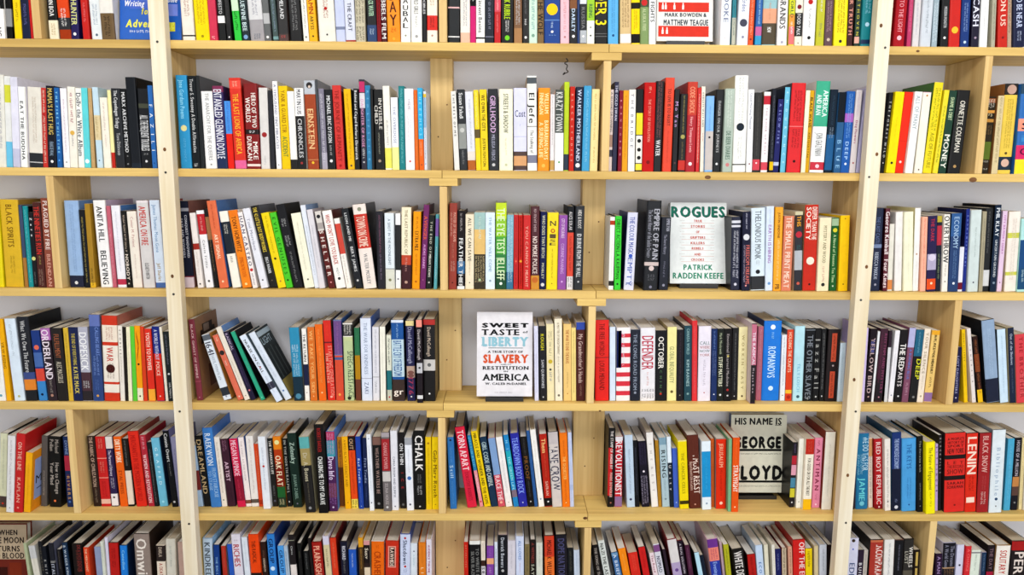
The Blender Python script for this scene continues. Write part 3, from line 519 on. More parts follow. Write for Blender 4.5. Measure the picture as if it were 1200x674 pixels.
h 0.3815 0.0387 0.2428 0.014 0.0166 1e2026 S 1a1a1e|T.4+ 0.091 0.652 b8b8c0 EMPIRE OF PAIN|T.3- 0.101 0.632 9a9aa4 The Secret History of the Sackler Dynasty|D 0.752 .45 d8c8c4|B 0.682 0.722 d0c0bc|~.5 0.822 0.892 7a7a80|D 0.962 .25 889
h 0.4248 0.0263 0.1991 0.007 0.0245 1c2030|T.36+ 0.024 0.192 b0b0bc EMPIRE PAIN|T.3 0.240 0.506 9a9aa8 The Secret History|~.3 0.604 0.824 888898|D 0.934 .35 99a
F rogues
h 0.6233 0.0249 0.2001 -0.032 0.0259 262a44 S 24242c|B 0.048 0.084 d8d8e0|B 0.110 0.139 d8d8e0|~.6 0.191 0.553 d8d8e0|~.7 0.553 0.699 d0d0dc|~.7 0.723 0.845 d0d0dc|D 0.919 .4 d0d0dc
p 0.6517 0.0210 0.2151 -0.040 0.0169 2a2c44|D 0.321 .8 d8d8dc|T.5+ 0.422 0.918 d07870 FREEDOM DREAMS|~.3- 0.422 0.895 c0b0c0|~.3 0.022 0.221 ccd|D 0.936 .3 e0a0a0
h 0.6780 0.0380 0.2244 -0.046 0.0240 d9e4ec S d0d8dc|T.45 0.032 0.621 7a8288 THELONIOUS MONK|~.3 0.632 0.697 a8b0b4|B 0.871 0.991 4a4c50|D 0.773 .4 2c2c30|B 0.827 0.991 333438
h 0.7166 0.0201 0.2296 -0.039 0.0201 d8e2ee|T.45 0.218 0.669 a878b8 EARTH IS HIRING|~.3 0.041 0.207 b8c4d8|D 0.913 .5 78a0cc
h 0.7373 0.0212 0.2274 -0.029 0.0175 ecac28|T.3 0.063 0.367 6a4818 JUSTIN SINDONE|~.4 0.388 0.878 f8e0a0|T.6 0.921 0.981 6a4818 PB
p 0.7600 0.0263 0.2038 -0.014 0.0189 d88c70|T.6 0.012 0.960 f0d8c8 THE SMALL PRINT MEAT
h 0.7970 0.0215 0.2156 -0.046 0.0237 34323a S d8d0b8|B 0.000 0.044 d0c8a8|B 0.044 0.199 3a2c28|T.5 0.055 0.188 e8a830 THIS|D 0.288 .8 c03848|B 0.490 0.738 b8bcc0|~.5 0.423 0.479 3a8080|D 0.908 .5 c86858
h 0.8208 0.0360 0.2338 -0.029 0.0247 c83c2c S b09878|T.36+ 0.026 0.405 f0e4d8 DEEPER THAN THE|T.36- 0.026 0.405 f0e4d8 SOCIETY|D 0.650 .6 ece0d0|D 0.650 .35 3a2420|D 0.926 .2 3a1410
p 0.8574 0.0311 0.1997 -0.023 0.0164 ece2c4|T.3 0.107 0.613 9a9070 MYSTERY AND WOOD|~.3 0.662 0.881 d8a898|D 0.911 .4 3a3a38
p 0.8932 0.0191 0.1996 -0.028 0.0221 2a6a38|B 0.012 0.108 a8c0a0|D 0.168 .6 d8d040|T.4 0.228 0.884 c0d8a8 A Novel of Seasons Tea Time|D 0.934 .3 c8d8c0
p 0.9165 0.0246 0.2062 -0.039 0.0164 f0c818|D 0.907 .2 6a5410|D 0.042 .15 6a5410
@3 R0
h 1.0059 0.0264 0.2265 -0.025 0.0232 222d4c|T.4 0.105 0.445 6a7aa0 THE LAST CASTLE|T.4 0.530 0.853 b8c0d0 REBECCA MAKKAI|D 0.922 .3 aab|B 0.434 0.477 8898b8
h 1.0399 0.0123 0.2258 -0.043 0.0193 6a2434 S 4a1c28|T.9 0.038 0.548 f0e4e4 George Kimball|T.9 0.612 0.958 f0e0e0 Four Kings
p 1.0551 0.0130 0.1836 -0.041 0.0248 e4e0d4|B 0.832 0.979 d89050
p 1.0755 0.0193 0.2162 -0.064 0.0258 ebe7e4|~.1 0.084 0.869 ddd
h 1.0973 0.0253 0.2165 -0.073 0.0211 edebd2|~.1 0.084 0.866 ddd9c0
h 1.1255 0.0157 0.2270 -0.053 0.0260 ecebe8 S e8e0b0|D 0.551 .4 c8a890|~.2 0.637 0.939 d8d0c8
p 1.1433 0.0146 0.2036 -0.058 0.0191 f0b8a0|~.4 0.023 0.496 e88068|~.3 0.543 0.831 e89080
p 1.1594 0.0242 0.2062 -0.063 0.0168 38305a|T.4 0.035 0.337 b83a50 THE DARK|D 0.547 .8 d8d0e0|B 0.501 0.712 b8b0c8|B 0.831 0.973 e0602c|D 0.890 .35 f8d8b8
p 1.1873 0.0130 0.2061 -0.065 0.0220 2c3040|B 0.000 0.081 c0b048|B 0.128 0.385 c04050|~.5 0.502 0.833 98a880
p 1.2008 0.0157 0.2108 -0.057 0.0163 ece8e0|T.9 0.020 0.625 3a3a3c OVERTHROW|~.4 0.648 0.810 b8b0a0|D 0.868 .3 887
h 1.2184 0.0277 0.2137 -0.041 0.0180 2c4a78 S 1e2024|B 0.000 0.291 35659a|T.5 0.045 0.449 a8c0d8 ECONOMY|~.4 0.472 0.836 7898c0|D 0.893 .3 e8eef4
p 1.2467 0.0124 0.1225 -0.041 0.0201 e4e4ec|B 0.795 0.956 7a2038
p 1.2606 0.0096 0.2256 -0.042 0.0221 2c3c8c S 26285a|T.4 0.053 0.716 8898d8 ROOM SWEPT HOME
h 1.2723 0.0285 0.2226 -0.049 0.0176 d0dad8|~.2 0.210 0.578 b0bcb8|D 0.885 .2 556
p 1.3032 0.0103 0.2190 -0.045 0.0164 b0a890|~.3 0.087 0.859 807a68
h 1.3141 0.0208 0.2282 -0.039 0.0247 2a2c2e S 2a2a2a|~.3 0.042 0.549 777|B 0.741 0.934 d8d8d8
h 1.3356 0.0169 0.2372 -0.038 0.0191 20344c S 14161e|T.6 0.036 0.359 e0e4e8 PHIL KLAY|T.4 0.400 0.830 c8ccd0 UNCERTAIN GROUND|D 0.896 .5 8898a8
p 1.3588 0.0132 0.2208 -0.025 0.0256 e4cce0|T.4 0.052 0.533 b870b0 CITY BAWDRY DIARY|D 0.887 .3 6a4a6a
h 1.3791 0.0318 0.2190 -0.041 0.0250 efe6dc S d8c8b0|B 0.263 0.329 d0d060|B 0.751 0.796 d0d060|~.4 0.087 0.863 d8ccc0
p 1.4115 0.0303 0.2004 -0.041 0.0198 b8e0dc|B 0.288 0.675 2a5a8a|~.5 0.024 0.264 70a8b0|B 0.675 0.968 2a5a80|~.5 0.699 0.870 c8e0e0
@4 L0
h -1.3906 0.0230 0.2238 -0.006 0.0123 eeeeea|D 0.933 .4 7ab|~.3 0.330 0.775 99a
h -1.3657 0.0129 0.2288 -0.012 0.0123 f0b818|T.6 0.279 0.605 a07810 VIEW RISING
h -1.3435 0.0288 0.2298 -0.033 0.0123 dde8f2 S d0d4d8|~.3 0.068 0.455 b8c4cc|D 0.945 .3 bb8
h -1.3118 0.0310 0.2349 -0.027 0.0122 2a2c34 S 1a1c20|T.4 0.046 0.657 c8c8c8 What We Owe The Future|B 0.657 0.742 4a5a90|B 0.742 0.870 e09038|B 0.870 0.999 26282e
p -1.2768 0.0223 0.1973 -0.033 0.0122 2c4888|B 0.692 0.998 4a90c8|D 0.238 .6 e07860|B 0.313 0.515 5878b0|B 0.540 0.718 d85848|D 0.909 .4 1a2a4a
h -1.2506 0.0243 0.2038 -0.031 0.0121 3a2c34|B 0.000 0.164 b87ab8|T.8 0.019 0.701 ece0e8 ORDERLAND|~.4 0.714 0.899 a8a098|D 0.924 .4 b89080
h -1.2244 0.0282 0.2039 -0.019 0.0121 2e2826 S 2a2624|T.5 0.080 0.407 a86848 FULFILLMENT|T.5 0.456 0.750 c8c0b0 ALEC MACGILLIS
p -1.1953 0.0126 0.2051 0.001 0.0121 d8b848|~.4 0.072 0.898 a88a28
p -1.1821 0.0247 0.2071 0.005 0.0120 202c58 S 16161a|T.4 0.081 0.511 c8b858 THE END OF EVERYTHING|T.5 0.536 0.899 d8c870 KATIE MACK
p -1.1564 0.0253 0.2077 0.006 0.0120 b8b8c4|B 0.609 0.996 5a4048|T.8 0.071 0.585 eeeeee DOPESICK|~.7 0.729 0.826 ddd|B 0.863 0.996 3a3438
h -1.1282 0.0282 0.2421 0.022 0.0120 7080b8 S 988c80|B 0.132 0.996 3c5488|T.35+ 0.142 0.468 8098d0 CALLING BEARS|~.6 0.478 0.705 8ca4d8|~.4 0.747 0.871 6a84b8|D 0.938 .3 d8a860
h -1.0971 0.0408 0.2389 0.035 0.0119 d04428 S b87868|B 0.109 0.305 ece0d0|~.5 0.129 0.284 c08070|B 0.346 0.774 ece4d8|T.45 0.367 0.533 c8402c WAR|~.5 0.554 0.743 a08878|B 0.802 0.901 ece4d8|D 0.617 .6 5a2a24
p -1.0536 0.0117 0.2116 0.031 0.0119 eae4da|T.4 0.051 0.378 7a6a60 STORIES|~.3 0.402 0.756 b0a090
p -1.0400 0.0078 0.2082 0.025 0.0119 2c2620
p -1.0316 0.0101 0.2083 0.034 0.0118 efe8cc|~.2 0.083 0.752 c8c0a0
p -1.0188 0.0108 0.2098 0.024 0.0118 6ccc44
p -1.0068 0.0148 0.2118 0.022 0.0118 f0a81c|T.4 0.063 0.472 b86a10 A|D 0.507 .5 3a2a10|B 0.827 0.994 e8e4c8|D 0.934 .4 3a3020
p -0.9902 0.0096 0.2099 0.016 0.0118 d8502c S a88868
p -0.9760 0.0179 0.2036 0.001 0.0118 dc3c28|T.6 0.048 0.573 f0d8c8 YOUTH TO POWER|B 0.832 0.993 f0b040
p -0.9531 0.0197 0.2101 -0.010 0.0117 283888|T.5 0.042 0.443 d0d4e8 A WORLD WITHOUT|B 0.360 0.993 d83828|T.5 0.467 0.657 f0d0c0 POLICE|D 0.933 .25 f0d0c0
p -0.9294 0.0068 0.2087 -0.026 0.0117 ebe6d8
p -0.9220 0.0147 0.1964 -0.020 0.0117 2c3436 S c0a860|~.4 0.050 0.480 889|D 0.607 .5 ddd|~.5 0.735 0.966 ddd
@4 M0
h -0.8468 0.0157 0.2284 -0.053 0.0203 8c4250 S 947050 K figure|T.4 0.060 0.727 e0c0c0 BLACK GHOST OF EMPIRE|B 0.760 0.769 b06070|D 0.964 .2 dab
p -0.7730 0.0213 0.1841 -0.280 0.0202 dde4ec S c09048|T.8 0.116 0.306 556 1641|~.5 0.319 0.729 a0aab8|B 0.008 0.089 6a7078|B 0.811 0.935 3a4048|D 0.949 .3 99a
p -0.7338 0.0161 0.1828 -0.336 0.0202 dc7c64 S d08030|~.5 0.041 0.122 f0d0b8|D 0.272 .9 3a3434|~.5 0.396 0.478 f4e0d0|D 0.948 .4 f0c8b8
p -0.7148 0.0148 0.2051 -0.342 0.0201 e8e0d4 S 7898c8|~.3 0.461 0.805 c8b8a8|D 0.941 .3 998
p -0.6977 0.0136 0.1929 -0.351 0.0201 2c2444 S 20202c|T.5 0.026 0.271 c0b0c8 RADICAL|~.4 0.322 0.818 6a5a80|D 0.858 .5 e89098
p -0.6699 0.0114 0.1929 -0.391 0.0201 3cac8c S 1c1c24|~.3 0.426 0.739 7cd0b8|D 0.963 .4 90e0c8
p -0.6224 0.0195 0.1841 -0.509 0.0040 dce4f0 S 4a5860|T.4 0.067 0.566 555 NURSE ON CALL|D 0.484 .3 c66|~.25 0.620 0.866 a8a8b8|B 0.715 0.811 445
p -0.6023 0.0191 0.1882 -0.501 0.0200 dfe6f0 S 3c4448 K building|~.4 0.198 0.678 c8d0dc|D 0.866 .4 6a8ab8
h -0.5783 0.0265 0.2070 -0.037 0.0200 3a96b8 S 9a9a98|B 0.669 1.000 1e3c4c|~.7 0.233 0.341 e0ecf0|~.6 0.353 0.486 c8dce4|~.7 0.499 0.669 c8dce4|D 0.938 .6 5a90a8
p -0.5478 0.0118 0.2037 -0.017 0.0199 f0ece6|T.6 0.073 0.453 555 THE RETURN|B 0.490 0.787 2a3050|D 0.887 .3 866
p -0.5331 0.0187 0.2087 -0.012 0.0199 d87c30 S a08c74|T.5 0.047 0.901 f0b878 WE TAKE YOUR SIDE|D 0.938 .25 f0c090
p -0.5099 0.0201 0.2162 -0.025 0.0199 e87828 S a08c74|~.4 0.069 0.764 f0a860|D 0.893 .3 f8d0a0
h -0.4859 0.0209 0.2264 -0.034 0.0237 d8392c S 6a6058|T.5+ 0.312 0.959 e89888 STARTING GENERATION|T.3- 0.400 0.779 f0c0a8 THE POETICS|B 0.263 0.281 7a2a30|~.4 0.026 0.202 e85838|D 0.954 .4 f0b0a0
h -0.4630 0.0217 0.2281 -0.009 0.0234 d85c40 S 3868a8|B 0.000 0.437 7c88b0|B 0.011 0.426 7a5a90|~.3 0.033 0.426 a878a8|D 0.925 .4 f0b060|B 0.459 0.492 586a98
h -0.4383 0.0256 0.2198 -0.004 0.0231 c8d0a0 S 5a544c|B 0.000 0.176 ece8e0|B 0.018 0.165 3c3c3a|~.8 0.029 0.153 ece8e0|B 0.226 1.002 c0cca0|T.6+ 0.358 0.956 5a6a58 SPEECH RESISTANCE|D 0.967 .5 3a3a30
p -0.4077 0.0138 0.2062 -0.003 0.0227 3a7a58|B 0.375 0.705 b88c20|B 0.705 1.001 7a4a38|~.3 0.048 0.339 5a9a70
h -0.3909 0.0286 0.2335 -0.001 0.0225 dde3f0 S 4870b8|T.35 0.053 0.674 a0acc0 THE WAR FOR KINDNESS|B 0.722 0.730 aab|T.4 0.772 0.913 8890a8 ZAKI
p -0.3603 0.0177 0.2090 0.008 0.0221 e0dfe4|~.35 0.036 0.635 a8a8b4|B 0.671 0.681 aaa|~.4 0.732 0.902 8a8a90
p -0.3395 0.0148 0.2106 0.006 0.0219 efece0 S 2a2a2c|~.2 0.090 0.854 d8d4c0
p -0.3208 0.0128 0.1869 0.003 0.0216 e0e0d0|B 0.536 0.834 2a7a80|~.6 0.053 0.455 444|B 0.834 0.998 c8c8b8|D 0.943 .5 c04040
h -0.3050 0.0335 0.2292 -0.008 0.0214 2460a0 S 2a3c58|B 0.000 0.032 dde4f0|~.2 0.050 0.227 a8c8e8|B 0.238 0.698 c8dce4|T.7 0.253 0.687 2460a0 BATTLE CRY OF FREEDOM|B 0.732 0.998 4a3a34|H 0.842 0.920 f0e4d8 gr
h -0.2645 0.0227 0.2270 -0.011 0.0209 2c2c58 S 4a3a34|B 0.000 0.061 e8d8a0|T.5 0.076 0.528 a8a8c0 David McCullough|B 0.561 0.705 c0a898|D 0.661 .9 8a6058|T.6 0.705 0.918 a84868 1776|D 0.945 .25 ddd
h -0.2352 0.0153 0.2329 -0.004 0.0040 2a2028 S 2a2024|B 0.000 0.084 f0a090|T.5 0.116 0.477 c8c0c0 David McCullough|B 0.516 0.638 c8c8cc|D 0.574 .5 444|B 0.909 0.952 ddd
h -0.2194 0.0327 0.2313 0.002 0.0203 242223 S 2a2624|B 0.000 0.064 b83a34|T.3 0.092 0.448 c8b8a8 David McCullough|B 0.487 0.622 d0ccc8|D 0.552 .4 777|D 0.907 .2 eee
@4 C0
F liberty
p 0.0902 0.0109 0.2126 -0.021 0.0256 dcdcee|~.2 0.070 0.902 b8b8d0
p 0.1050 0.0183 0.2127 -0.029 0.0256 26262c|T.5 0.105 0.317 d0c820 ROUGH|T.4 0.448 0.830 c8c8cc SAM QUINONES|D 0.950 .25 ddd
p 0.1252 0.0199 0.2187 -0.027 0.0257 ece0b8|~.6 0.096 0.210 a8a088|~.5 0.233 0.417 a8a088|D 0.486 .6 d0b840|D 0.590 .4 555|~.5 0.625 0.741 99a
h 0.1471 0.0209 0.2337 -0.024 0.0258 efe7d2 S b0a080|T.3 0.047 0.432 99886a A MATTER OF ENLIGHTENMENT|~.3 0.454 0.779 a89a80|D 0.932 .4 7a7060
h 0.1709 0.0219 0.2189 -0.021 0.0259 eccc88|T.4 0.073 0.509 b86a38 THE WAR TO END THE RAVE|~.25 0.624 0.834 c8a060|D 0.904 .2 c08840
p 0.1938 0.0119 0.2080 -0.023 0.0260 ecd890|~.3 0.048 0.899 c8a860
h 0.2066 0.0241 0.2240 -0.020 0.0261 5a2824 S d8d0c8|B 0.000 0.093 3c58b0|T.5 0.149 0.769 d0b8b0 My Grandmother's Hands|~.3 0.792 0.952 a8887a
@4 C1
h 0.2596 0.0378 0.2303 -0.023 0.0280 e03028 S 302a2a|T.4 0.043 0.435 8a2018 THE FREE WORLD|T.4 0.501 0.866 8a2018 LOUIS MENAND|B 0.457 0.466 8a2018
p 0.3004 0.0159 0.2106 -0.026 0.0279 d8e2f0 S 9aa0b0
h 0.3182 0.0382 0.2091 -0.018 0.0279 efeaea|B 0.041 0.546 efeaea|b 0.041 0.546 0 .35 2c3c80|B 0.081 0.134 d84050|B 0.208 0.264 d84050|B 0.345 0.401 d84050|B 0.486 0.539 d84050|B 0.607 0.668 d84050|B 0.729 0.797 d84050|B 0.863 0.925 d84050|b 0.041 0.539 0 .33 2c3c80|~.25 0.064 0.522 e0e0ee
h 0.3585 0.0256 0.2033 -0.026 0.0279 262c3c S 8a92a8|T.4 0.061 0.846 98a0b0 THE LONG ROAD FROM|D 0.884 .35 99a0b0
h 0.3861 0.0409 0.2084 -0.028 0.0278 e8e6ea|T.8 0.108 0.568 c04058 DEFENDER|~.2 0.604 0.800 d8a098|~.9 0.837 0.886 3a3a42|~.9 0.904 0.973 3a3a42
p 0.4277 0.0309 0.2011 -0.024 0.0278 28292c|T.5 0.087 0.539 ece8e0 OCTOBER|T.2 0.564 0.894 5a7a5a CHINA|D 0.899 .25 c04030
p 0.4614 0.0254 0.2113 -0.030 0.0277 eee6a8 S b0a078|T.5 0.261 0.753 a8a878 GLOBAL INEQUALITY|D 0.874 .4 776a40
p 0.4875 0.0190 0.2039 -0.028 0.0277 2e2a30|~.3 0.049 0.844 5a4c58|D 0.920 .2 998
p 0.5092 0.0205 0.2150 -0.034 0.0277 2a5460 S 2a2e34|T.4 0.039 0.378 98b8b8 CANADA WORLD|T.4 0.449 0.804 a8c4c4 KIM BARNES|D 0.904 .4 90b0b0
h 0.5317 0.0140 0.2290 -0.039 0.0277 dc4448 S d84c50|~.3 0.065 0.905 e88888
h 0.5474 0.0349 0.2142 -0.029 0.0276 e8e2ec S a8a0a0|H 0.199 0.246 8a9a9a CALL|H 0.258 0.298 c09090 WHERE|H 0.309 0.347 8a9a9a NOW|H 0.363 0.399 c09090 YORK|~.3 0.446 0.803 c8c0cc|D 0.887 .12 c03040
p 0.5851 0.0155 0.2068 -0.035 0.0276 2c4070|~.4 0.036 0.279 7a98d0|~.7 0.304 0.647 7888b0|D 0.907 .3 e0e4ee
p 0.6015 0.0180 0.2069 -0.034 0.0276 2c302c|T.4 0.060 0.352 a8b098 Mark Miodownik|T.6 0.389 0.795 e4e4cc STUFF MATTERS|D 0.914 .4 ddd
p 0.6205 0.0210 0.2070 -0.035 0.0275 242224|T.35 0.073 0.795 a8a0a0 Emotional Learned Medicine|D 0.377 .35 d0c070|D 0.844 .4 b03838|D 0.924 .3 ccc
p 0.6445 0.0170 0.2076 -0.027 0.0371 232224|~.3 0.073 0.883 888|D 0.945 .25 c8c8c8
p 0.6625 0.0243 0.2103 -0.029 0.0365 ece2b4|T.3 0.096 0.859 b8a878 WORKIN' EASY|D 0.944 .3 6a5a40
p 0.6877 0.0134 0.2270 -0.030 0.0040 4a3038 S d8c8d0|B 0.011 0.515 c87a90|T.6 0.109 0.515 e8e0e8 THE RADICAL|B 0.515 0.983 2a2428|T.4 0.548 0.871 b8a8b0 Megan Koo
p 0.7139 0.0144 0.2124 -0.020 0.0347 b87080|~.4 0.043 0.857 d8a0a8
h 0.7289 0.0487 0.2286 -0.017 0.0342 2484d8 S 1a3a6a|T.45 0.319 0.709 d0e8f8 ROMANOVS|D 0.077 .35 e8f0f8|D 0.843 .35 d8ecf8|~.2 0.143 0.231 a0d0f0
p 0.7810 0.0133 0.1891 -0.025 0.0324 e6e8ec|~.4 0.027 0.780 a8b0b8|D 0.916 .3 556
p 0.7954 0.0180 0.2043 -0.028 0.0319 d84c24 S 6a7484|T.5 0.037 0.595 f4d0b8 HOLDING THE CRAFTS|B 0.846 0.896 f0c040|D 0.947 .6 b03020
h 0.8161 0.0280 0.2146 -0.027 0.0311 bcdfe8|T.3 0.494 0.876 88c0d8 TILLY LOSCH|D 0.941 .4 4a6a78
p 0.8447 0.0263 0.2089 -0.018 0.0301 24262a S 1a1a1c|T.6 0.091 0.969 8a9098 THE OTHER SLAVES|B 0.019 0.029 889098|D 0.969 .2 aaa
p 0.8726 0.0157 0.2092 -0.023 0.0292 262628|T.8 0.115 0.844 a8a8a4 Jazz Fall|D 0.938 .4 c8c8c8
p 0.8908 0.0125 0.2079 -0.028 0.0285 1e1e20|~.5 0.060 0.842 888|D 0.929 .4 ccc
h 0.9049 0.0344 0.2066 -0.008 0.0280 2c2022 S 28282a|b 0.053 0.444 .3 .7 c85c40|~.25 0.078 0.420 5a2a24|b 0.580 0.952 .3 .7 c85c40|~.25 0.605 0.940 5a2a24|D 0.499 .2 b8a8a8
p 0.9410 0.0157 0.1683 -0.014 0.0268 d8e8f2|~.2 0.075 0.862 b0c8d8
@4 R0
p 1.0079 0.0080 0.2118 -0.017 0.0246 d8c8ec
p 1.0165 0.0189 0.2093 0.011 0.0244 2c2028|T.6 0.144 0.324 7a7ab8 YELLOW|T.6 0.120 0.884 c8b0b0 YELLOW BIRD|D 0.929 .3 c8a8a0
p 1.0361 0.0060 0.2020 0.015 0.0241 e8e8ea
h 1.0442 0.0213 0.2096 0.009 0.0240 4a2438|T.35+ 0.060 0.883 8a4a6a RHYTHM AND MYSTERY|~.3- 0.084 0.736 7a3a58|D 0.932 .25 c890a0|B 0.688 0.982 2a2028
p 1.0721 0.0087 0.2047 -0.011 0.0235 d4d4d6 S 1e1c1c|B 0.000 0.233 3a2a38
p 1.0834 0.0130 0.2049 0.018 0.0232 e9e7ea|~.2 0.233 0.679 c8c8cc|D 0.904 .4 99a
p 1.0993 0.0200 0.2075 0.016 0.0230 282426|T.8 0.193 0.535 eeeae6 THE RED|T.6 0.535 0.781 d8d0d0 PARTS|D 0.917 .3 ddd
h 1.1211 0.0180 0.2127 0.021 0.0226 8a5a70|B 0.000 0.260 b8b8d8|T.4 0.283 0.689 6a80c0 A BURNING BLUE|~.5 0.737 0.906 c8a0b0
p 1.1410 0.0221 0.2078 0.017 0.0222 2a2a2c S 2a2a2c|B 0.000 0.363 2e6e88|T.6+ 0.400 0.681 d8d838 DEEP|~.3 0.036 0.339 88b8c8|D 0.928 .4 888
p 1.1638 0.0170 0.2105 0.019 0.0218 ece0d0|T.45 0.048 0.612 b0a088 YOUR SILENCE|~.3 0.636 0.830 c8b8a0|D 0.916 .4 b0a890
p 1.1827 0.0221 0.2057 0.030 0.0215 e8c880|~.4 0.061 0.577 6a5020|T.35 0.061 0.602 5a4a20 A PLACE FOR MEMORY|~.4 0.651 0.800 8a6830|B 0.863 0.990 9a7aa8|B 0.000 0.061 e8b030
@4 R1
p 1.2635 0.0168 0.1586 -0.039 0.0200 2a2850|T.4 0.159 0.834 a8a8c8 LOST DAUGHTERS|D 0.915 .3 ccd
p 1.2963 0.0099 0.2089 -0.133 0.0195 ecc818|T.4 0.048 0.434 8a7010 JUANI ALLARDY|~.3 0.482 0.775 c0a010
p 1.3191 0.0106 0.2115 -0.172 0.0191 e4dcd8|T.35 0.059 0.874 8a7a78 GENERAL &|D 0.947 .2 888
p 1.3357 0.0138 0.1892 -0.187 0.0188 3a2018 S 1a1c24|~.6 0.053 0.858 a86a40|B 0.804 1.011 e8c020|B 0.266 0.534 8a4a28
h 1.3593 0.0361 0.2344 -0.167 0.0183 9cb0c8 S 24262c|~.3 0.106 0.688 b8cce0|b 0.710 1.008 0 1 2c3248|B 0.928 0.972 dde
p 1.3970 0.0231 0.2097 -0.149 0.0176 cfe2f0 S 4a5860|~.2 0.095 0.869 a8c0d0
h 1.4238 0.0171 0.2150 -0.136 0.0172 1f2c48 S c8bc98|T.4 0.081 0.492 b8c0d0 Out of the Shadows|~.3 0.539 0.871 6a7890
h 1.4426 0.0311 0.1961 -0.135 0.0168 d85058 S b8a888|T.35 0.031 0.937 b03038 THE BROTHER|~.4 0.546 0.911 e89090
@5 L0
p -1.4339 0.0191 0.2195 0.110 0.0381 dcdcc0 S 30302c|B 0.851 1.059 5a4a48|D 0.949 .4 c84030|~.3 0.071 0.766 b8b8a0
h -1.3934 0.0207 0.2236 0.115 0.0057 e4e2e2 S d0d0d0|~.35 0.057 0.847 b8b4b8|D 0.941 .2 888
h -1.3722 0.0246 0.2288 0.126 0.0057 c83030|T.45 0.101 0.462 e8b8a8 ON THE LINE|T.4 0.553 0.873 e8a898 KAPLAN|D 0.942 .3 e89888
p -1.3445 0.0179 0.1749 0.126 0.0058 f0b420 S f0a430 K panel|~.2 0.177 0.864 d89818
h -1.3204 0.0166 0.2095 0.096 0.0450 6a6460 S 5a5450|~.3 0.490 0.846 c8b8a8
h -1.2929 0.0327 0.2085 0.071 0.0408 1c1c1a S 1c1c1e|T.32+ 0.038 0.226 a8a098 Michael|T.32- 0.038 0.201 a8a098 Pollan|T.32+ 0.365 0.810 b8b0a8 How to Change|T.32- 0.365 0.682 b8b0a8 Your Mind|D 0.913 .25 f08850
p -1.2430 0.0165 0.2095 0.018 0.0409 243a68|B 0.267 0.481 b83850|T.5 0.055 0.255 8ca0c8 DIVINE|T.5 0.557 0.888 c8a070 RIVERS|D 0.926 .5 5a80c0|~.6 0.532 0.760 903850
@5 L1
p -1.1701 0.0202 0.2098 -0.018 0.0450 3a2a26|T.5 0.012 0.717 c8b0a0 THE FABRIC OF CIVILIZATION|~.4 0.743 0.947 988878
p -1.1479 0.0263 0.2083 -0.016 0.0450 cc3030|~.5 0.030 0.181 e89888|~.5 0.358 0.511 e89888|B 0.303 0.313 f0a898|B 0.582 0.592 f0a898|~.5 0.638 0.869 b82020|B 0.895 0.962 e8c0b0
p -1.1186 0.0182 0.2083 -0.023 0.0450 3a2c58|B 0.000 0.169 e4dcd8|T.45 0.194 0.562 d8d0e0 The Personal Odyssey|~.6 0.587 0.741 d8d0e0|B 0.818 0.988 ece8e8|D 0.869 .4 333
p -1.0943 0.0212 0.2084 -0.029 0.0450 e87020|T.7 0.043 0.371 f8e8d0 DIRTY WORK|T.45 0.485 0.818 a84008 EYAL PRESS
p -1.0713 0.0162 0.2022 -0.028 0.0450 2a2420|B 0.469 0.971 e8d8c8|~.4 0.026 0.417 888
h -1.0477 0.0290 0.2242 -0.051 0.0450 dc3a28 S 9a4a40|T.5 0.051 0.926 b82018 MERCHANTS IN THE MODERN WORLD
p -1.0140 0.0168 0.2128 -0.061 0.0450 b83848|~.6 0.025 0.197 e8b0b8|T.6 0.271 0.947 f0d0d0 WOMEN AND REVOLUTION|B -0.012 0.000 e8d0d0
p -0.9966 0.0117 0.1919 -0.055 0.0450 23282c|~.4 0.109 0.941 888
p -0.9814 0.0225 0.2050 -0.064 0.0450 7cc0d8 S 283448|T.35 0.141 0.683 d0ecf4 GRAFFED|D 0.932 .4 a8dcec
h -0.9445 0.0157 0.2271 -0.065 0.0417 1e2024 S 8888b8|T.6 0.034 0.404 d8d8d8 Connie Overt|~.3 0.427 0.591 999|D 0.932 .5 ccc
p -0.9282 0.0160 0.2078 -0.055 0.0450 9a98b4|~.4 0.177 0.816 7a7898
@5 M0
p -0.8737 0.0154 0.1820 -0.064 0.0442 b8d0e8|B 0.406 0.729 8a3a38
h -0.8544 0.0188 0.2105 -0.076 0.0450 262626 S 1e1e1c|T.7 0.050 0.818 c8b088 DREAMLAND
h -0.8334 0.0283 0.2356 -0.060 0.0409 4a88c8 S 4a80c8|T.6 0.066 0.468 d8e4f0 RAEKWON|T.4+ 0.502 0.875 a0c0e0 FROM STAIRCASE|T.3- 0.535 0.784 a0c0e0 TO STAGE
h -0.8042 0.0148 0.2083 -0.061 0.0444 eae2d8|~.4 0.076 0.814 b8a898|D 0.904 .4 998
p -0.7869 0.0218 0.2018 -0.067 0.0450 4a2a3a|~.6 0.021 0.177 a87890|T.5 0.334 0.624 d8b8c8 ARTIST|~.6 0.730 0.943 3a2030
p -0.7575 0.0219 0.2043 -0.076 0.0411 d02858 S 5888d0|T.7 0.026 0.542 f0c8d4 MEGAN RAPINOE|B 0.542 0.908 98203f|~.3 0.594 0.882 d84868
p -0.7351 0.0150 0.2072 -0.068 0.0450 efe6e4 S 5078b8|T.3 0.046 0.633 c0b0b0 THE LIGHT AT THE DOOR|B 0.905 0.959 8a5a48
p -0.7190 0.0203 0.2109 -0.041 0.0450 e8e4e0|~.3 0.037 0.817 c8b8b0|B 0.894 0.950 6a6058
p -0.6977 0.0122 0.1873 -0.043 0.0450 d8582c|~.3 0.112 0.794 f0a080|B 0.894 0.966 b04020
p -0.6808 0.0205 0.2149 -0.035 0.0299 e4e8ee|~.3 0.150 0.739 b0b8c8|D 0.407 .4 c83828
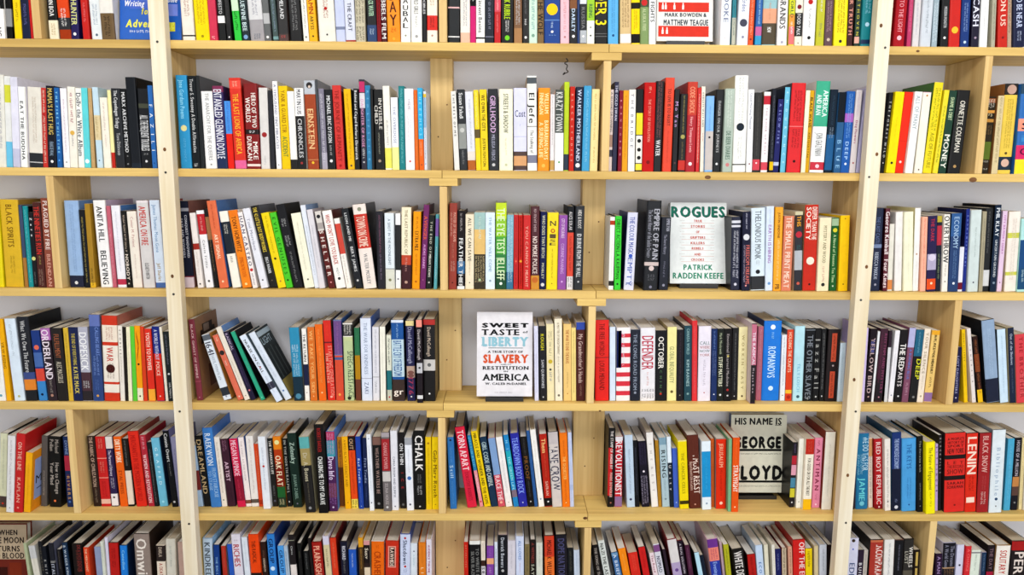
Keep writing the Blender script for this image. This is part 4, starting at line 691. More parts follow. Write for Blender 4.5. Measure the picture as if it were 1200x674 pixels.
p -0.6584 0.0144 0.2043 -0.042 0.0448 2a2a28|T.5 0.031 0.522 d8d4cc THE WARRIOR'S LIFE|~.4 0.692 0.837 888|D 0.916 .5 667
h -0.6406 0.0223 0.2112 -0.045 0.0403 e08c20|B 0.179 0.378 b84818|T.7 0.266 0.693 f0e0c0 OAK FLAT|B 0.378 0.706 8a2c1a|B 0.706 0.858 2a6a38|B 0.858 1.010 2a4030|D 0.079 .6 e8e0a0|~.7 0.883 0.972 d0c8a0
p -0.6168 0.0129 0.2033 -0.038 0.0450 1e2224|T.5 0.000 0.809 b0b0a8 IN THE NORTH RALPH L|D 0.929 .4 ccc
h -0.5984 0.0257 0.2207 -0.051 0.0404 1e3830 S 1a2420|T.5 0.119 0.405 b8ccc0 Zelensky|T.35 0.549 0.888 8aa498 JULIAN ZABEL|D 0.949 .2 889
h -0.5539 0.0270 0.2223 -0.058 0.0078 2c2a2a S c8c0a0|B 0.000 0.151 6ab0b0|B 0.151 0.373 a89868|T.45 0.209 0.584 c8c0a8 Dr. A. Bones|~.2 0.608 0.869 807868|D 0.940 .4 999
h -0.5167 0.0268 0.2594 -0.026 0.0045 1a1718 S 201818|T.4 0.039 0.307 a83030 ROBERT BARKER|T.5 0.357 0.902 e8e8e4 CHASING ME TO MY GRAVE
h -0.4892 0.0226 0.2350 -0.017 0.0157 5a3060 S 6a90d0|B 0.000 0.099 c04870|B 0.110 0.309 50a0b0|T.7 0.309 0.599 e8d8f0 Devo Info|~.9 0.022 0.287 d8a8c8|~.9 0.644 0.914 a070b0|B 0.644 0.824 7a4858|D 0.948 .3 d0c0d8
p -0.4661 0.0140 0.2100 -0.012 0.0419 c88828|~.6 0.050 0.757 3a2818|B 0.427 0.987 7a4a20
p -0.4477 0.0160 0.2153 -0.024 0.0305 f0b818|T.45 0.041 0.690 b88808 AWED BLACK LEGACY AND|D 0.913 .25 987018
p -0.4298 0.0181 0.2160 -0.030 0.0329 e05820|B 0.000 0.194 2a2220|T.6 0.036 0.182 c8a888 OUT|~.4 0.218 0.794 b84010|B 0.868 1.017 ecd868|~.9 0.881 1.005 3a3420
p -0.4082 0.0132 0.2153 -0.031 0.0306 2a50a8|T.5 0.297 0.640 c0d0e8 Bad Trudie|~.3 0.690 0.913 7890c8|D 0.963 .3 9ab0d8
p -0.3941 0.0132 0.2096 -0.010 0.0364 24345e|T.5 0.288 0.642 a8b4d0 Free Trudie|~.3 0.693 0.897 6070a0
h -0.3760 0.0123 0.2262 -0.024 0.0194 e8ecf2|D 0.057 .4 8a98b0|~.2 0.149 0.729 b0b8c8|D 0.894 .4 667
p -0.3631 0.0239 0.2148 -0.016 0.0296 222222|B 0.000 0.109 8a6a60|T.4 0.146 0.786 a89088 WEATHER WATERS BE|D 0.923 .4 888
h -0.3362 0.0221 0.2323 -0.015 0.0173 7a7474|B 0.000 0.056 b0a8ac|B 0.078 0.482 a83038|T.5 0.123 0.460 d8a0a0 CHANGE POWER|B 0.494 0.618 d0ccc8|T.4 0.641 0.915 b8b0b0 SELINA HOUSE|D 0.949 .4 ccc
h -0.3135 0.0188 0.2355 -0.007 0.0229 e4e4ea|T.3 0.321 0.837 8a8c98 CHINA ROOM AND GLIMPSE|D 0.950 .3 889
h -0.2911 0.0171 0.2263 -0.015 0.0344 242124|T.6 0.139 0.418 e0dede ON THIN|T.4 0.523 0.735 b83838 ICE|D 0.948 .5 777
p -0.2702 0.0192 0.2156 -0.022 0.0208 e8eaf0|B 0.000 0.096 a8aab0|D 0.551 .6 4a78b8|~.2 0.157 0.473 c0c4d0|D 0.916 .4 667
h -0.2498 0.0314 0.2340 -0.004 0.0276 1b1a1a|T.7 0.056 0.504 ece8e4 CHALK|~.4 0.549 0.662 888|~.5 0.696 0.810 ccc|D 0.959 .2 ccc
p -0.2164 0.0162 0.2158 -0.003 0.0277 e8c820|~.3 0.145 0.930 c0a010|D 0.085 .5 b08820
p -0.1992 0.0182 0.2159 0.003 0.0278 f0d414|T.6 0.182 0.831 8a6a10 Gulp Mary Roach|D 0.930 .25 b89c10
@5 C0
p -0.1477 0.0178 0.2136 -0.038 0.0313 3a80c0|T.55 0.388 0.562 c0dcf0 Still|~.4 0.142 0.364 6aa4d8|~.4 0.612 0.937 6aa4d8|D 0.039 .4 223
h -0.0991 0.0272 0.2405 -0.149 0.0395 d83050 S 303040|T.7 0.043 0.537 f4d8dc TORN APART|T.4 0.559 0.915 a81c38 DOROTHY ROBERTS
p -0.0633 0.0094 0.2140 -0.170 0.0450 3a8cb8|B 0.490 1.017 e8a0a8|T.6 0.020 0.440 70c0d8 JUSTIN REID|~.6 0.540 0.815 f4e0e4|D 0.929 .6 c84848
h -0.0506 0.0184 0.2256 -0.173 0.0450 ecd014|T.5 0.023 0.968 5a4a08 MIRACLE AND WONDER AND THE HOPE
p -0.0301 0.0184 0.2089 -0.165 0.0450 24405a|T.7 0.071 0.375 b8ccd0 GIRL CODE|T.7 0.400 0.707 d0dcd8 AND CAREFUL
p -0.0097 0.0194 0.2058 -0.151 0.0450 d06070|B -0.008 0.534 8aa8d0|T.7 0.547 0.912 f0d8dc RACE THE|D 0.939 .5 f0b8a8
p 0.0118 0.0184 0.2090 -0.147 0.0450 eeeae8|~.3 0.197 0.810 c8c8cc|D 0.939 .2 888
p 0.0343 0.0143 0.2153 -0.150 0.0450 2a90c8|B 0.220 0.616 2ab0c0|T.5 0.073 0.196 90d0e8 HI|T.5 0.294 0.766 a0e0e8 THE GREEN LIFE|B 0.766 0.866 887888
h 0.0497 0.0246 0.2196 -0.130 0.0450 3438a8|T.7 0.055 0.819 90a8f0 TEARDOWN BODY ROCK|D 0.942 .2 c0c8f0
p 0.0762 0.0174 0.2102 -0.121 0.0450 1e1c1c|T.6 0.277 0.606 8a6030 PROOF|~.3 0.025 0.251 666|~.3 0.632 0.862 666|D 0.926 .3 ccc
p 0.0945 0.0088 0.2286 -0.117 0.0450 3a68a0
h 0.1064 0.0160 0.2313 -0.123 0.0450 f0eeea|~.3 0.136 0.781 d8d4cc|D 0.898 .4 9ab
p 0.1244 0.0205 0.2182 -0.090 0.0450 b83020|T.6 0.060 0.254 f0c888 Them|~.3 0.278 0.596 d86848|T.4 0.645 0.842 e8b8a8 SAFRAN|B 0.879 0.991 1e1c1c|D 0.929 .3 eee
h 0.1459 0.0277 0.2251 -0.074 0.0450 d4ccc8 S 1c1c20|T.9 0.183 0.775 4a4a60 JANE CROW|B 0.000 0.159 c8c0c0
h 0.1749 0.0218 0.2220 -0.059 0.0450 ec8418|T.4 0.314 0.626 f8c878 THE SEQUESTER|~.25 0.100 0.966 c86a10|D 0.942 .2 f8d8a0
p 0.1973 0.0107 0.2237 -0.051 0.0450 c8d0e8|~.2 0.106 0.918 b0b8d8|B 0.701 0.773 b8c4e0
@5 C1
h 0.3042 0.0190 0.2371 -0.006 0.0450 1c191a|b 0.245 0.854 0 .6 c82c30|T.4 0.033 0.514 e0d8d4 THE STAMP OF ANGER BY|T.4 0.559 0.876 d8b8b0 MARK BOWDLER|D 0.945 .3 b87868
p 0.3257 0.0207 0.2119 -0.015 0.0450 c82c38|B 0.000 0.810 c03040|T.9 0.055 0.836 ece4e6 REVOLUTIONIST|B 0.849 0.994 9a7aa0|B 0.000 0.055 e0dce0
p 0.3615 0.0226 0.2169 -0.063 0.0430 c4d4e4|~.3 0.195 0.810 98a8bc|D 0.890 .4 446
p 0.3861 0.0118 0.2004 -0.067 0.0450 1e2026|~.3 0.106 0.826 667
p 0.4050 0.0225 0.1978 -0.093 0.0450 241f30|~.9 0.027 0.362 4a4260|D 0.457 .35 e8e0e8|~.9 0.524 0.961 a8a0b4
h 0.4328 0.0193 0.2242 -0.106 0.0450 ece8e4 S a89c98|T.35 0.106 0.820 c0b8b8 THE REST
p 0.4532 0.0090 0.2006 -0.087 0.0449 b88c30|~.4 0.079 0.907 8a6818
p 0.4644 0.0204 0.2085 -0.087 0.0450 b4c8d0|T.6 0.178 0.574 4a5458 RISING|~.3 0.600 0.858 98acb8|B 0.000 0.101 8aa8b8|D 0.884 .4 8898a0
h 0.4853 0.0115 0.2118 -0.082 0.0434 e0eaf2|B 0.363 1.010 24303e|T.6 0.400 0.755 d8d8d8 Unity
p 0.4974 0.0138 0.1784 -0.072 0.0411 5070c8|D 0.915 .3 c0d0f0|~.3 0.104 0.764 6a88d8
p 0.5127 0.0248 0.2056 -0.075 0.0319 ecd810|T.35 0.179 0.775 b0a010 THE CANCER CELLS|B 0.879 0.932 4a4010|B 0.000 0.015 e8e0a0
h 0.5408 0.0328 0.2186 -0.080 0.0366 6a3426|T.55+ 0.273 0.798 f0dcd0 I MUST RESIST|T.25- 0.357 0.748 d8b8a8 Bayard Rustin's Life in Letters|~.2 0.067 0.236 7a4838|D 0.946 .2 c89888
p 0.5753 0.0255 0.2047 -0.055 0.0275 e4ecf2|B 0.146 0.816 2a9cd0|~.3 0.244 0.711 4ab4e0|D 0.908 .3 9ab
p 0.6061 0.0096 0.2062 -0.053 0.0450 c8682c|~.3 0.077 0.908 e0985a
h 0.6163 0.0289 0.2091 -0.044 0.0345 e03c14 S a8a098|T.4 0.058 0.399 f0b898 JERUSALEM|~.3 0.425 0.835 b82808|D 0.917 .4 f8d0b8
p 0.6457 0.0087 0.2169 -0.037 0.0164 88b890|~.3 0.072 0.852 a8d0b0
p 0.6550 0.0191 0.2203 -0.028 0.0142 e4641c|T.7 0.368 0.728 f8ece0 STRAYFIGHT|D 0.934 .3 f8d8b0|~.2 0.035 0.344 f09050
F floyd
p 0.8325 0.0138 0.1962 -0.005 0.0450 2a242a S 20201e|B 0.203 0.339 b83040|B 0.347 0.503 e0a8b8|B 0.544 0.695 5890a8|B 0.709 0.847 d0c840|~.4 0.027 0.162 7a6a90|D 0.924 .4 ddd
p 0.8502 0.0144 0.2088 -0.017 0.0397 eceadf S e8e4d8|~.2 0.127 0.844 d4d0c8|D 0.909 .3 998
p 0.8652 0.0237 0.2130 -0.016 0.0283 efe8d8|B 0.000 0.217 c03828|T.4 0.272 0.798 5a4c38 FOR GOOD OR FOR ALL THE BEST|B 0.848 1.025 f0c018|~.5 0.037 0.185 d86858
p 0.8969 0.0227 0.2107 -0.017 0.0422 e898b0|T.5 0.151 0.748 8a2848 ANTIMAN|~.4 0.038 0.126 c06080|~.4 0.799 0.902 c87890|D 0.953 .3 f8d8e0
h 0.9202 0.0282 0.2333 -0.011 0.0307 ece8dc S 8a4030|~.2 0.158 0.842 d0ccb8
@5 R0
h 0.9948 0.0216 0.2334 -0.053 0.0309 3a2028|B 0.000 0.521 d83850
h 1.0201 0.0350 0.2273 -0.056 0.0333 2c80a8 S b0a0c0|T.5+ 0.046 0.489 c0dce8 WE DO THIS FOR|~.5- 0.278 0.559 98c8d8|T.5 0.583 0.890 78d0d8 JAMIE|D 0.926 .5 80c8d8
p 1.0627 0.0122 0.2109 -0.083 0.0426 e8d8c8|B 0.013 0.264 d8a878|~.6 0.264 0.876 888
p 1.0779 0.0221 0.2106 -0.094 0.0334 b82830|T.6 0.045 0.933 ecd0cc RED RIOT REPUBLIC|B 0.933 1.010 901820|D 0.972 .3 e8c8c8
p 1.1006 0.0162 0.2148 -0.087 0.0221 eae4dc|~.4 0.142 0.960 a8a098|D 0.872 .3 333|D 0.314 .15 333
h 1.1187 0.0262 0.2342 -0.073 0.0221 24407c S 245c7c|B 0.461 1.055 1c2440|T.5 0.078 0.461 b0c0e0 THE KNOWLEDGE ECONOMY|D 0.952 .5 d8d8e0|~.4 0.848 0.917 8890b0
h 1.1473 0.0405 0.2168 -0.081 0.0199 5aa8dc|T.35 0.072 0.413 3878b0 THE KEYS|~.35 0.535 0.831 4888c0|D 0.911 .15 3068a0
h 1.1896 0.0166 0.2248 -0.087 0.0155 1e1f20 S 1c1c1e|T.3 0.051 0.472 a8a8a0 The Heroine with|~.3 0.614 0.852 999|D 0.923 .25 888
h 1.2077 0.0263 0.2127 -0.091 0.0030 f4e80c|T.4 0.073 0.666 8a8020 The Future of Engagement|~.3 0.691 0.917 c0b010
p 1.2459 0.0072 0.2003 -0.086 0.0224 c8b0e0 S d0c0d8|T.7 0.013 0.742 4a3a60 SLY SINGER
p 1.2536 0.0093 0.2266 -0.079 0.0225 2a2428|T.5 0.023 0.512 b0a8a8 BLACK PILLS
h 1.2661 0.0578 0.2351 -0.077 0.0134 dc3c34 S 3a2c2c|H 0.055 0.089 5a1c1a A PEOPLE'S|H 0.100 0.133 5a1c1a HISTORY OF|H 0.144 0.178 5a1c1a SPORT|H 0.189 0.256 5a1c1a NEW YORK|B 0.274 0.327 2a2020|H 0.352 0.392 8a2820 LET|H 0.401 0.442 8a2820 THE RECORD|H 0.451 0.514 8a2820 SHOW|B 0.536 0.591 2a2020|H 0.613 0.649 5a1c1a SARAH|H 0.661 0.699 5a1c1a SCHULMAN|D 0.911 .12 8a2820
h 1.3265 0.0328 0.2344 -0.071 0.0158 dc3820 S 282022|T.8 0.045 0.516 f4dccc LENIN|~.5 0.539 0.743 a82810|b 0.812 0.881 0.1 .8 f4dccc
h 1.3598 0.0332 0.2363 -0.057 0.0137 a82c30 S 2a2828|T.5 0.037 0.493 e0b0a8 BLACK SNOW|~.5 0.741 0.900 e8c8c0|~.4 0.538 0.719 c06060
h 1.3936 0.0366 0.2465 -0.051 0.0115 e0e8ec S 8a9098|T.3 0.212 0.791 b0c0d0 Bibliophile|D 0.834 .3 3a5878|D 0.921 .15 888
p 1.4456 0.0186 0.2156 -0.041 0.0252 5ab0d0|~.4 0.098 0.864 80c8e0
p 1.4683 0.0185 0.2174 -0.042 0.0276 24222c|T.5 0.036 0.524 c0b8c0 HOUSE OF A MILLION|B 0.537 0.672 c89058|B 0.672 0.796 6a5048|D 0.895 .4 888
p 1.4938 0.0087 0.2166 -0.059 0.0299 e8d8a8|~.4 0.085 0.925 c0a870
p 1.5041 0.0144 0.2174 -0.064 0.0277 d8d0c0|~.4 0.085 0.920 a89868
@6 L0
F moon
p -1.3586 0.0079 0.2201 -0.046 0.0259 b8c0a0
p -1.3363 0.0174 0.2118 -0.090 0.0262 e0dcd0|B 0.000 0.185 d0d0d0|~.2 0.031 0.371 c8c4bc
h -1.3174 0.0097 0.2267 -0.035 0.0229 26282e S 1e1e20|T.5 0.065 0.404 6a6458 THE WATER
p -1.3070 0.0098 0.2132 -0.029 0.0206 20242e|T.6 0.191 0.453 b0b0b0 KNIFE
h -1.2855 0.0122 0.2244 -0.032 0.0180 2c2e38 S 6a6c80|B 0.240 0.269 888|T.7 0.283 0.562 b8bcc8 ITALIAN
p -1.2717 0.0104 0.2013 -0.017 0.0246 242228|~.4 0.024 0.301 7a7468
h -1.2482 0.0128 0.2242 -0.038 0.0227 2c4460 S 16181c|T.5 0.032 0.485 c0ccd8 & WAGER KING
h -1.2296 0.0281 0.2188 -0.007 0.0256 241c1c S 2a2824|T.35+ 0.015 0.390 8a3a38 DEATH'S DOOR|~.3 0.090 0.390 8a4a40
p -1.1963 0.0142 0.2094 -0.003 0.0217 d8502c|T.45 0.016 0.352 f0c0a0 THE MERCHANT
p -1.1654 0.0190 0.2090 -0.013 0.0257 9aa4c0
p -1.1458 0.0080 0.2279 -0.004 0.0207 d8dcd0|~.3 0.057 0.287 a8b0a8
h -1.1372 0.0080 0.2382 0.003 0.0260 e0dcec|~.2 0.109 0.385 b8b0c8
h -1.1286 0.0262 0.2223 0.012 0.0253 c02824 S 4a2420|~.5 0.073 0.221 901818|~.5 0.250 0.339 801818
h -1.0979 0.0189 0.2158 0.025 0.0221 2a88d8 S 24385a|T.4 0.068 0.341 90d0f4 Canadian
h -1.0523 0.0428 0.2509 0.002 0.0234 9a8c84 S 3a2c26|T.7 0.058 0.621 e8e0d8 Omwild
h -0.9951 0.0251 0.2144 0.018 0.0248 e8dccc|B -0.015 0.225 3a302e|T.4 0.023 0.160 c8b8a8 DARLA|T.4 0.252 0.468 a84030 A DEATH
h -0.9675 0.0272 0.2366 0.035 0.0199 d8d4c8|~.3 0.089 0.366 b0b8b0
p -0.9304 0.0153 0.2249 0.009 0.0235 c8aca0
@6 M0
h -0.8603 0.0271 0.2351 0.010 0.0261 c4d6e8 S a0c8ec|T.6 0.049 0.517 5a6470 KINDRED
p -0.8266 0.0153 0.2184 0.004 0.0207 1c4a90 S 181818|T.4 0.165 0.466 90b8e0 THE BIG LIE
p -0.8039 0.0126 0.2123 -0.011 0.0260 b84030 S b8b0a8|~.3 0.031 0.310 d88070
p -0.7810 0.0126 0.2178 -0.035 0.0249 3868c0
h -0.7670 0.0258 0.2473 -0.038 0.0264 e0dce6 S d8d8e8|T.65 0.123 0.395 b83040 RICHES|~.5 0.063 0.090 b8a0b0
h -0.7344 0.0165 0.2409 -0.047 0.0214 dde4ec|~.2 0.054 0.380 c0c8d0
h -0.7173 0.0288 0.2502 -0.030 0.0189 e85410|B 0.464 0.609 2a2224|T.4 0.071 0.346 7a2a10 THIS RADICAL
p -0.6849 0.0151 0.2238 -0.041 0.0260 3a2620|~.5 0.110 0.227 806050|T.4 0.220 0.404 c8b8a8 UNDERNEATH
h -0.6659 0.0215 0.2483 -0.035 0.0260 3c8ad0 S 2050a0|T.6 0.053 0.356 1c3868 GROUP|D 0.423 .6 d0e4f4
p -0.6337 0.0175 0.2143 -0.048 0.0225 5aa4e0|T.6 0.061 0.391 204880 GROUP
p -0.6156 0.0106 0.2162 -0.043 0.0189 b0c0d0|~.5 0.076 0.364 8898a8
h -0.6017 0.0169 0.2482 -0.042 0.0200 2a2428 S 241c20|B 0.059 0.068 998|T.3 0.131 0.237 ccc Chris|B 0.362 0.609 e4dcd8
p -0.5799 0.0098 0.2215 -0.036 0.0243 1e1f20|~.5 0.111 0.215 665
p -0.5599 0.0129 0.1988 -0.048 0.0209 222424|~.4 0.033 0.281 888
h -0.5445 0.0084 0.2346 -0.058 0.0275 2a2222
h -0.5334 0.0277 0.2250 -0.057 0.0239 a82820 S 7a2018|T.65 0.051 0.490 f0b8a0 PLAIN-SIGHT
h -0.5005 0.0171 0.2450 -0.053 0.0200 d8d4e4 S d8d4e4|B 0.106 0.604 d8cca8|~.4 0.160 0.401 544
h -0.4828 0.0172 0.2378 -0.048 0.0246 d84828 S 8a2420|~.4 0.062 0.408 e88868
h -0.4606 0.0198 0.2286 -0.015 0.0216 1e2038 S 2a1a24|T.5 0.060 0.247 d8d8e0 RICHARD|~.4 0.261 0.434 888
p -0.4402 0.0210 0.2003 -0.008 0.0273 3468c0|~.25 0.057 0.272 c8d8f0
h -0.4104 0.0141 0.2365 -0.013 0.0271 e0a830|B 0.118 0.607 5a4428|~.4 0.145 0.410 c89848
h -0.3957 0.0166 0.2304 -0.006 0.0231 e0d0b8|B -0.007 0.057 d8a0a0|B 0.057 0.299 241a1c|T.6 0.099 0.242 e0d4c0 Susy|B 0.299 0.356 3a2a28
h -0.3783 0.0357 0.2281 0.016 0.0244 e87814 S e8e4e0|T.55 0.136 0.498 b04808 CRASHED|~.3 0.050 0.108 c85810
h -0.3395 0.0376 0.2279 0.025 0.0250 c83c24|b 0.065 0.354 .2 .8 e8a090|b 0.079 0.339 .3 .7 a83020|T.3 0.086 0.339 f0d8c8 RAWHIDE
h -0.2960 0.0290 0.2486 0.016 0.0261 d0d8ee S 4a68b8|T.4 0.072 0.370 444c68 Shutdown|D 0.046 .3 c04040|D 0.397 .3 c04848|~.4 0.423 0.477 8a98b8
p -0.2657 0.0192 0.2199 0.014 0.0278 dce4ec|D 0.112 .3 889|~.3 0.157 0.337 a0c8d0
h -0.2386 0.0198 0.2265 -0.000 0.0183 e08a2c|T.4 0.333 0.479 f0d8b0 LIE|~.2 0.043 0.275 c87418
h -0.2181 0.0151 0.2346 0.005 0.0216 e2dee8|T.4 0.070 0.435 a83878 AUDIENCE THRONE
@6 C0
p -0.1084 0.0121 0.2253 -0.005 0.0240 c83020|T.4 0.036 0.344 e08870 AFTERLIVES
h -0.0884 0.0307 0.2317 -0.021 0.0210 1e1d20 S c8b8a8|B -0.007 0.049 e8e8e4|T.3+ 0.099 0.498 8a8a88 TO WRITE IT|T.3- 0.141 0.469 8a8a88 SILVER BLAZE
p -0.0571 0.0123 0.2286 -0.015 0.0239 e8dfd0|B 0.259 0.338 4a3028|B 0.338 0.585 d8d4d8|~.3 0.021 0.237 c8b8a0|T.7 0.353 0.498 333 SEE
p -0.0423 0.0200 0.2165 -0.005 0.0189 8a50a8|B 0.174 0.258 e8b088|~.5 0.030 0.151 a878c0|~.5 0.304 0.395 c8a0d0
p -0.0188 0.0091 0.2239 -0.012 0.0268 dce4f0|~.5 0.095 0.346 8a98b0
h -0.0086 0.0260 0.2486 -0.009 0.0233 1c1f28 S b8a8a8|T.4 0.033 0.403 c8ccd4 Derrick Bowers|D 0.443 .4 bbb
h 0.0182 0.0222 0.2328 -0.006 0.0192 d8d4dc|~.3 0.056 0.381 c0bcc8
h 0.0426 0.0235 0.2430 -0.012 0.0246 d4dcf0|T.35 0.054 0.298 6a90c8 ALL I LOVED|~.2 0.338 0.461 c8a8b8
p 0.0681 0.0136 0.2203 -0.009 0.0211 8a7c58|~.4 0.037 0.381 4a4030
h 0.0830 0.0167 0.2340 -0.010 0.0200 241a1a|T.5 0.035 0.302 904840 A WITNESS|T.5 0.316 0.500 bba SAYS
h 0.1026 0.0186 0.2244 -0.018 0.0228 d8dacf|~.2 0.044 0.338 a8a8a0
h 0.1285 0.0278 0.2474 -0.028 0.0194 d04c30 S 5a2a28|B 0.258 0.606 e8803c|T.5 0.053 0.526 5a1e14 MICHAEL K. WILLIAMS
h 0.1632 0.0325 0.2494 -0.040 0.0201 24222e S 1c1a20|T.6 0.042 0.531 5a5a80 DOPE NATION
p 0.1973 0.0175 0.2060 -0.040 0.0267 22262a|B -0.040 0.000 e8d8a0|~.4 0.048 0.353 6a6a60
p 0.2155 0.0167 0.2003 -0.040 0.0250 cdd8e8|~.25 0.049 0.330 a8b8cc
@6 C1
p 0.2931 0.0155 0.2188 -0.151 0.0181 241e20|T.5 0.037 0.460 b0a8a0 THE SONG OF THE
h 0.3220 0.0196 0.2279 -0.202 0.0258 d8dcd8|T.5 0.036 0.501 3a3c3c NAZI THE LAST
p 0.3585 0.0186 0.1958 -0.224 0.0182 4a78a8 S 1c2c4c|T.5 0.025 0.363 d0dcec A BRIEF|B 0.008 0.059 7aa0c0
p 0.3778 0.0216 0.2056 -0.209 0.0213 f0941c|~.3 0.080 0.337 f8c060
p 0.4000 0.0273 0.1894 -0.184 0.0270 d83a2c|~.4 0.035 0.298 e86a58
p 0.4367 0.0193 0.2091 -0.207 0.0242 cc2828 S 3a2420|~.3 0.055 0.324 b01818
p 0.4674 0.0138 0.1926 -0.218 0.0211 e8d8dc|T.5 0.034 0.309 b07888 The Road
p 0.4818 0.0179 0.2202 -0.211 0.0218 d8d8e0 S c8c0b0|B 0.015 0.112 8a5a90|T.6 0.172 0.398 444860 NOMAD
p 0.5076 0.0078 0.2037 -0.215 0.0219 3a2a38
h 0.5221 0.0268 0.2347 -0.200 0.0193 dcd8d8 S 9a3a40|B 0.301 0.585 b8a8c8|D 0.400 .5 7a5a98
h 0.5495 0.0157 0.2279 -0.191 0.0280 2c1e30 S 8a2838|T.4 0.040 0.448 c8c0c8 A REAL SOLUTION
p 0.5658 0.0125 0.2187 -0.176 0.0185 5a2a48|~.4 0.038 0.339 9a6a88
p 0.6000 0.0132 0.1937 -0.226 0.0222 bcdcea S 2a3038
p 0.6139 0.0105 0.1837 -0.220 0.0255 1e2a3c
h 0.6297 0.0300 0.2350 -0.165 0.0220 d87878 S e0c0cc|B 0.000 0.111 7a4098|B 0.111 0.286 e89080|B 0.286 0.640 3448a8|T.4 0.302 0.478 a0b8e8 Evening|~.7 0.127 0.270 b04878
p 0.6636 0.0071 0.2245 -0.155 0.0278 c0a8b0
p 0.6712 0.0143 0.2191 -0.146 0.0205 b8b830|~.4 0.060 0.368 6a6a18
h 0.7014 0.0336 0.2003 -0.178 0.0278 1e1c1b S 2a2624|T.7 0.037 0.518 e8e4e0 WHITE DEBT
p 0.7381 0.0224 0.1858 -0.141 0.0269 b82420 S 501818|~.4 0.051 0.355 901410
p 0.7611 0.0200 0.2150 -0.130 0.0247 c8d8ec|B -0.069 0.000 22242c|T.4 0.244 0.402 4a78b8 ECO
p 0.7817 0.0115 0.2158 -0.106 0.0269 e0dcc8
p 0.8011 0.0083 0.2181 -0.097 0.0225 e8e4da|~.3 0.043 0.370 a8a498
p 0.8100 0.0164 0.2030 -0.091 0.0263 282c68|~.4 0.074 0.334 8088b8
p 0.8274 0.0127 0.2069 -0.078 0.0260 c8b8a0 S 8a2420|~.6 0.000 0.400 3a3028
p 0.8471 0.0111 0.2122 -0.089 0.0232 d8a890|~.5 0.035 0.408 704838
h 0.8587 0.0355 0.2329 -0.080 0.0227 d02c28 S a82420|T.45+ 0.032 0.638 f0dcd8 OFF THE EDGE
p 0.8949 0.0198 0.2056 -0.075 0.0251 e8d010 S 2a2420|~.5 0.046 0.302 7a5a18
h 0.9198 0.0115 0.2147 -0.076 0.0221 d8c8a0
h 0.9319 0.0207 0.2201 -0.066 0.0189 d0d4de|~.3 0.059 0.366 8890a0
p 0.9552 0.0128 0.2166 -0.048 0.0255 28181c
@6 R0
h 1.0040 0.0319 0.2396 -0.020 0.0207 d8d8ea|T.5 0.316 0.594 5a6890 EDEN|D 0.027 .4 4a3a30|D 0.137 .2 5a6ac0
p 1.0364 0.0177 0.2023 -0.017 0.0229 3a2c40 S 1e1818|T.5 0.196 0.492 d8d4d8 BUILD
p 1.0550 0.0121 0.2007 -0.016 0.0258 c8c0b8|~.4 0.066 0.364 888
h 1.0713 0.0368 0.2352 -0.025 0.0197 b04438 S 201a1a|T.6+ 0.063 0.584 f0ded8 INCOMPARABLE|~.3 0.077 0.414 d88878|B -0.007 0.028 c87858
h 1.1147 0.0287 0.2377 -0.041 0.0182 e8e6e2 S d8d0c0|~.25 0.055 0.500 a0a8b0
h 1.1440 0.0251 0.2355 -0.034 0.0192 1c1e24 S 8a6a60|~.25 0.063 0.413 889
h 1.1747 0.0286 0.2354 -0.042 0.0239 3a3836 S 201c1a|T.4+ 0.101 0.368 e0dcd4 WHEELS|T.35- 0.157 0.325 b8b4a8 LUST|B 0.410 0.594 6a6458
p 1.2039 0.0167 0.2031 -0.040 0.0216 2a1e18|b 0.032 0.244 .3 .7 c8b068|b 0.277 0.490 .3 .7 c8b068
@6 R1
p 1.2700 0.0192 0.1917 -0.056 0.0206 3a2240|T.5 0.043 0.321 a890b8 A MAN
h 1.2899 0.0371 0.2247 -0.048 0.0225 20202c S c8c8e0|T.3+ 0.041 0.322 9090a0 The Dreams|T.3- 0.026 0.337 9090a0 A World Gone|B 0.337 0.354 b89878|~.8 0.366 0.441 9a7a58
p 1.3295 0.0207 0.2163 -0.026 0.0273 d8d8ea|D 0.292 .4 445
p 1.3508 0.0153 0.2149 -0.020 0.0205 d83840|T.5 0.038 0.363 e87878 A CHANCE
p 1.3667 0.0267 0.2025 -0.011 0.0221 e0e8dc|B 0.025 0.049 999|~.3 0.065 0.328 b8c4b8
h 1.4043 0.0135 0.1933 -0.031 0.0268 284464 S d0c8d8|~.4 0.034 0.311 8098b0
p 1.4184 0.0198 0.2163 -0.024 0.0241 2c2228 S 241818|B 0.377 0.563 b02848|T.5 0.038 0.346 8a7078 THE DAY
h 1.4388 0.0406 0.2182 -0.016 0.0207 efeae2 S b08850|T.5 0.068 0.404 c84030 SOLITARY
h 1.4847 0.0471 0.2303 -0.019 0.0227 2c2426 S 241a1c|B 0.000 0.122 b02828|T.6 0.144 0.586 e8dcd4 PERIL
"""

# ------------------------------------------------------------------ the room
struct('wall_back', -2.2, 2.2, DEPTH, DEPTH + 0.1, 0, 2.75, M_WALL)
struct('floor', -3.2, 3.2, -4.0, DEPTH, -0.05, 0.0, M_FLOOR)
struct('ceiling', -3.2, 3.2, -4.0, DEPTH + 0.1, 2.75, 2.8, M_CEIL)

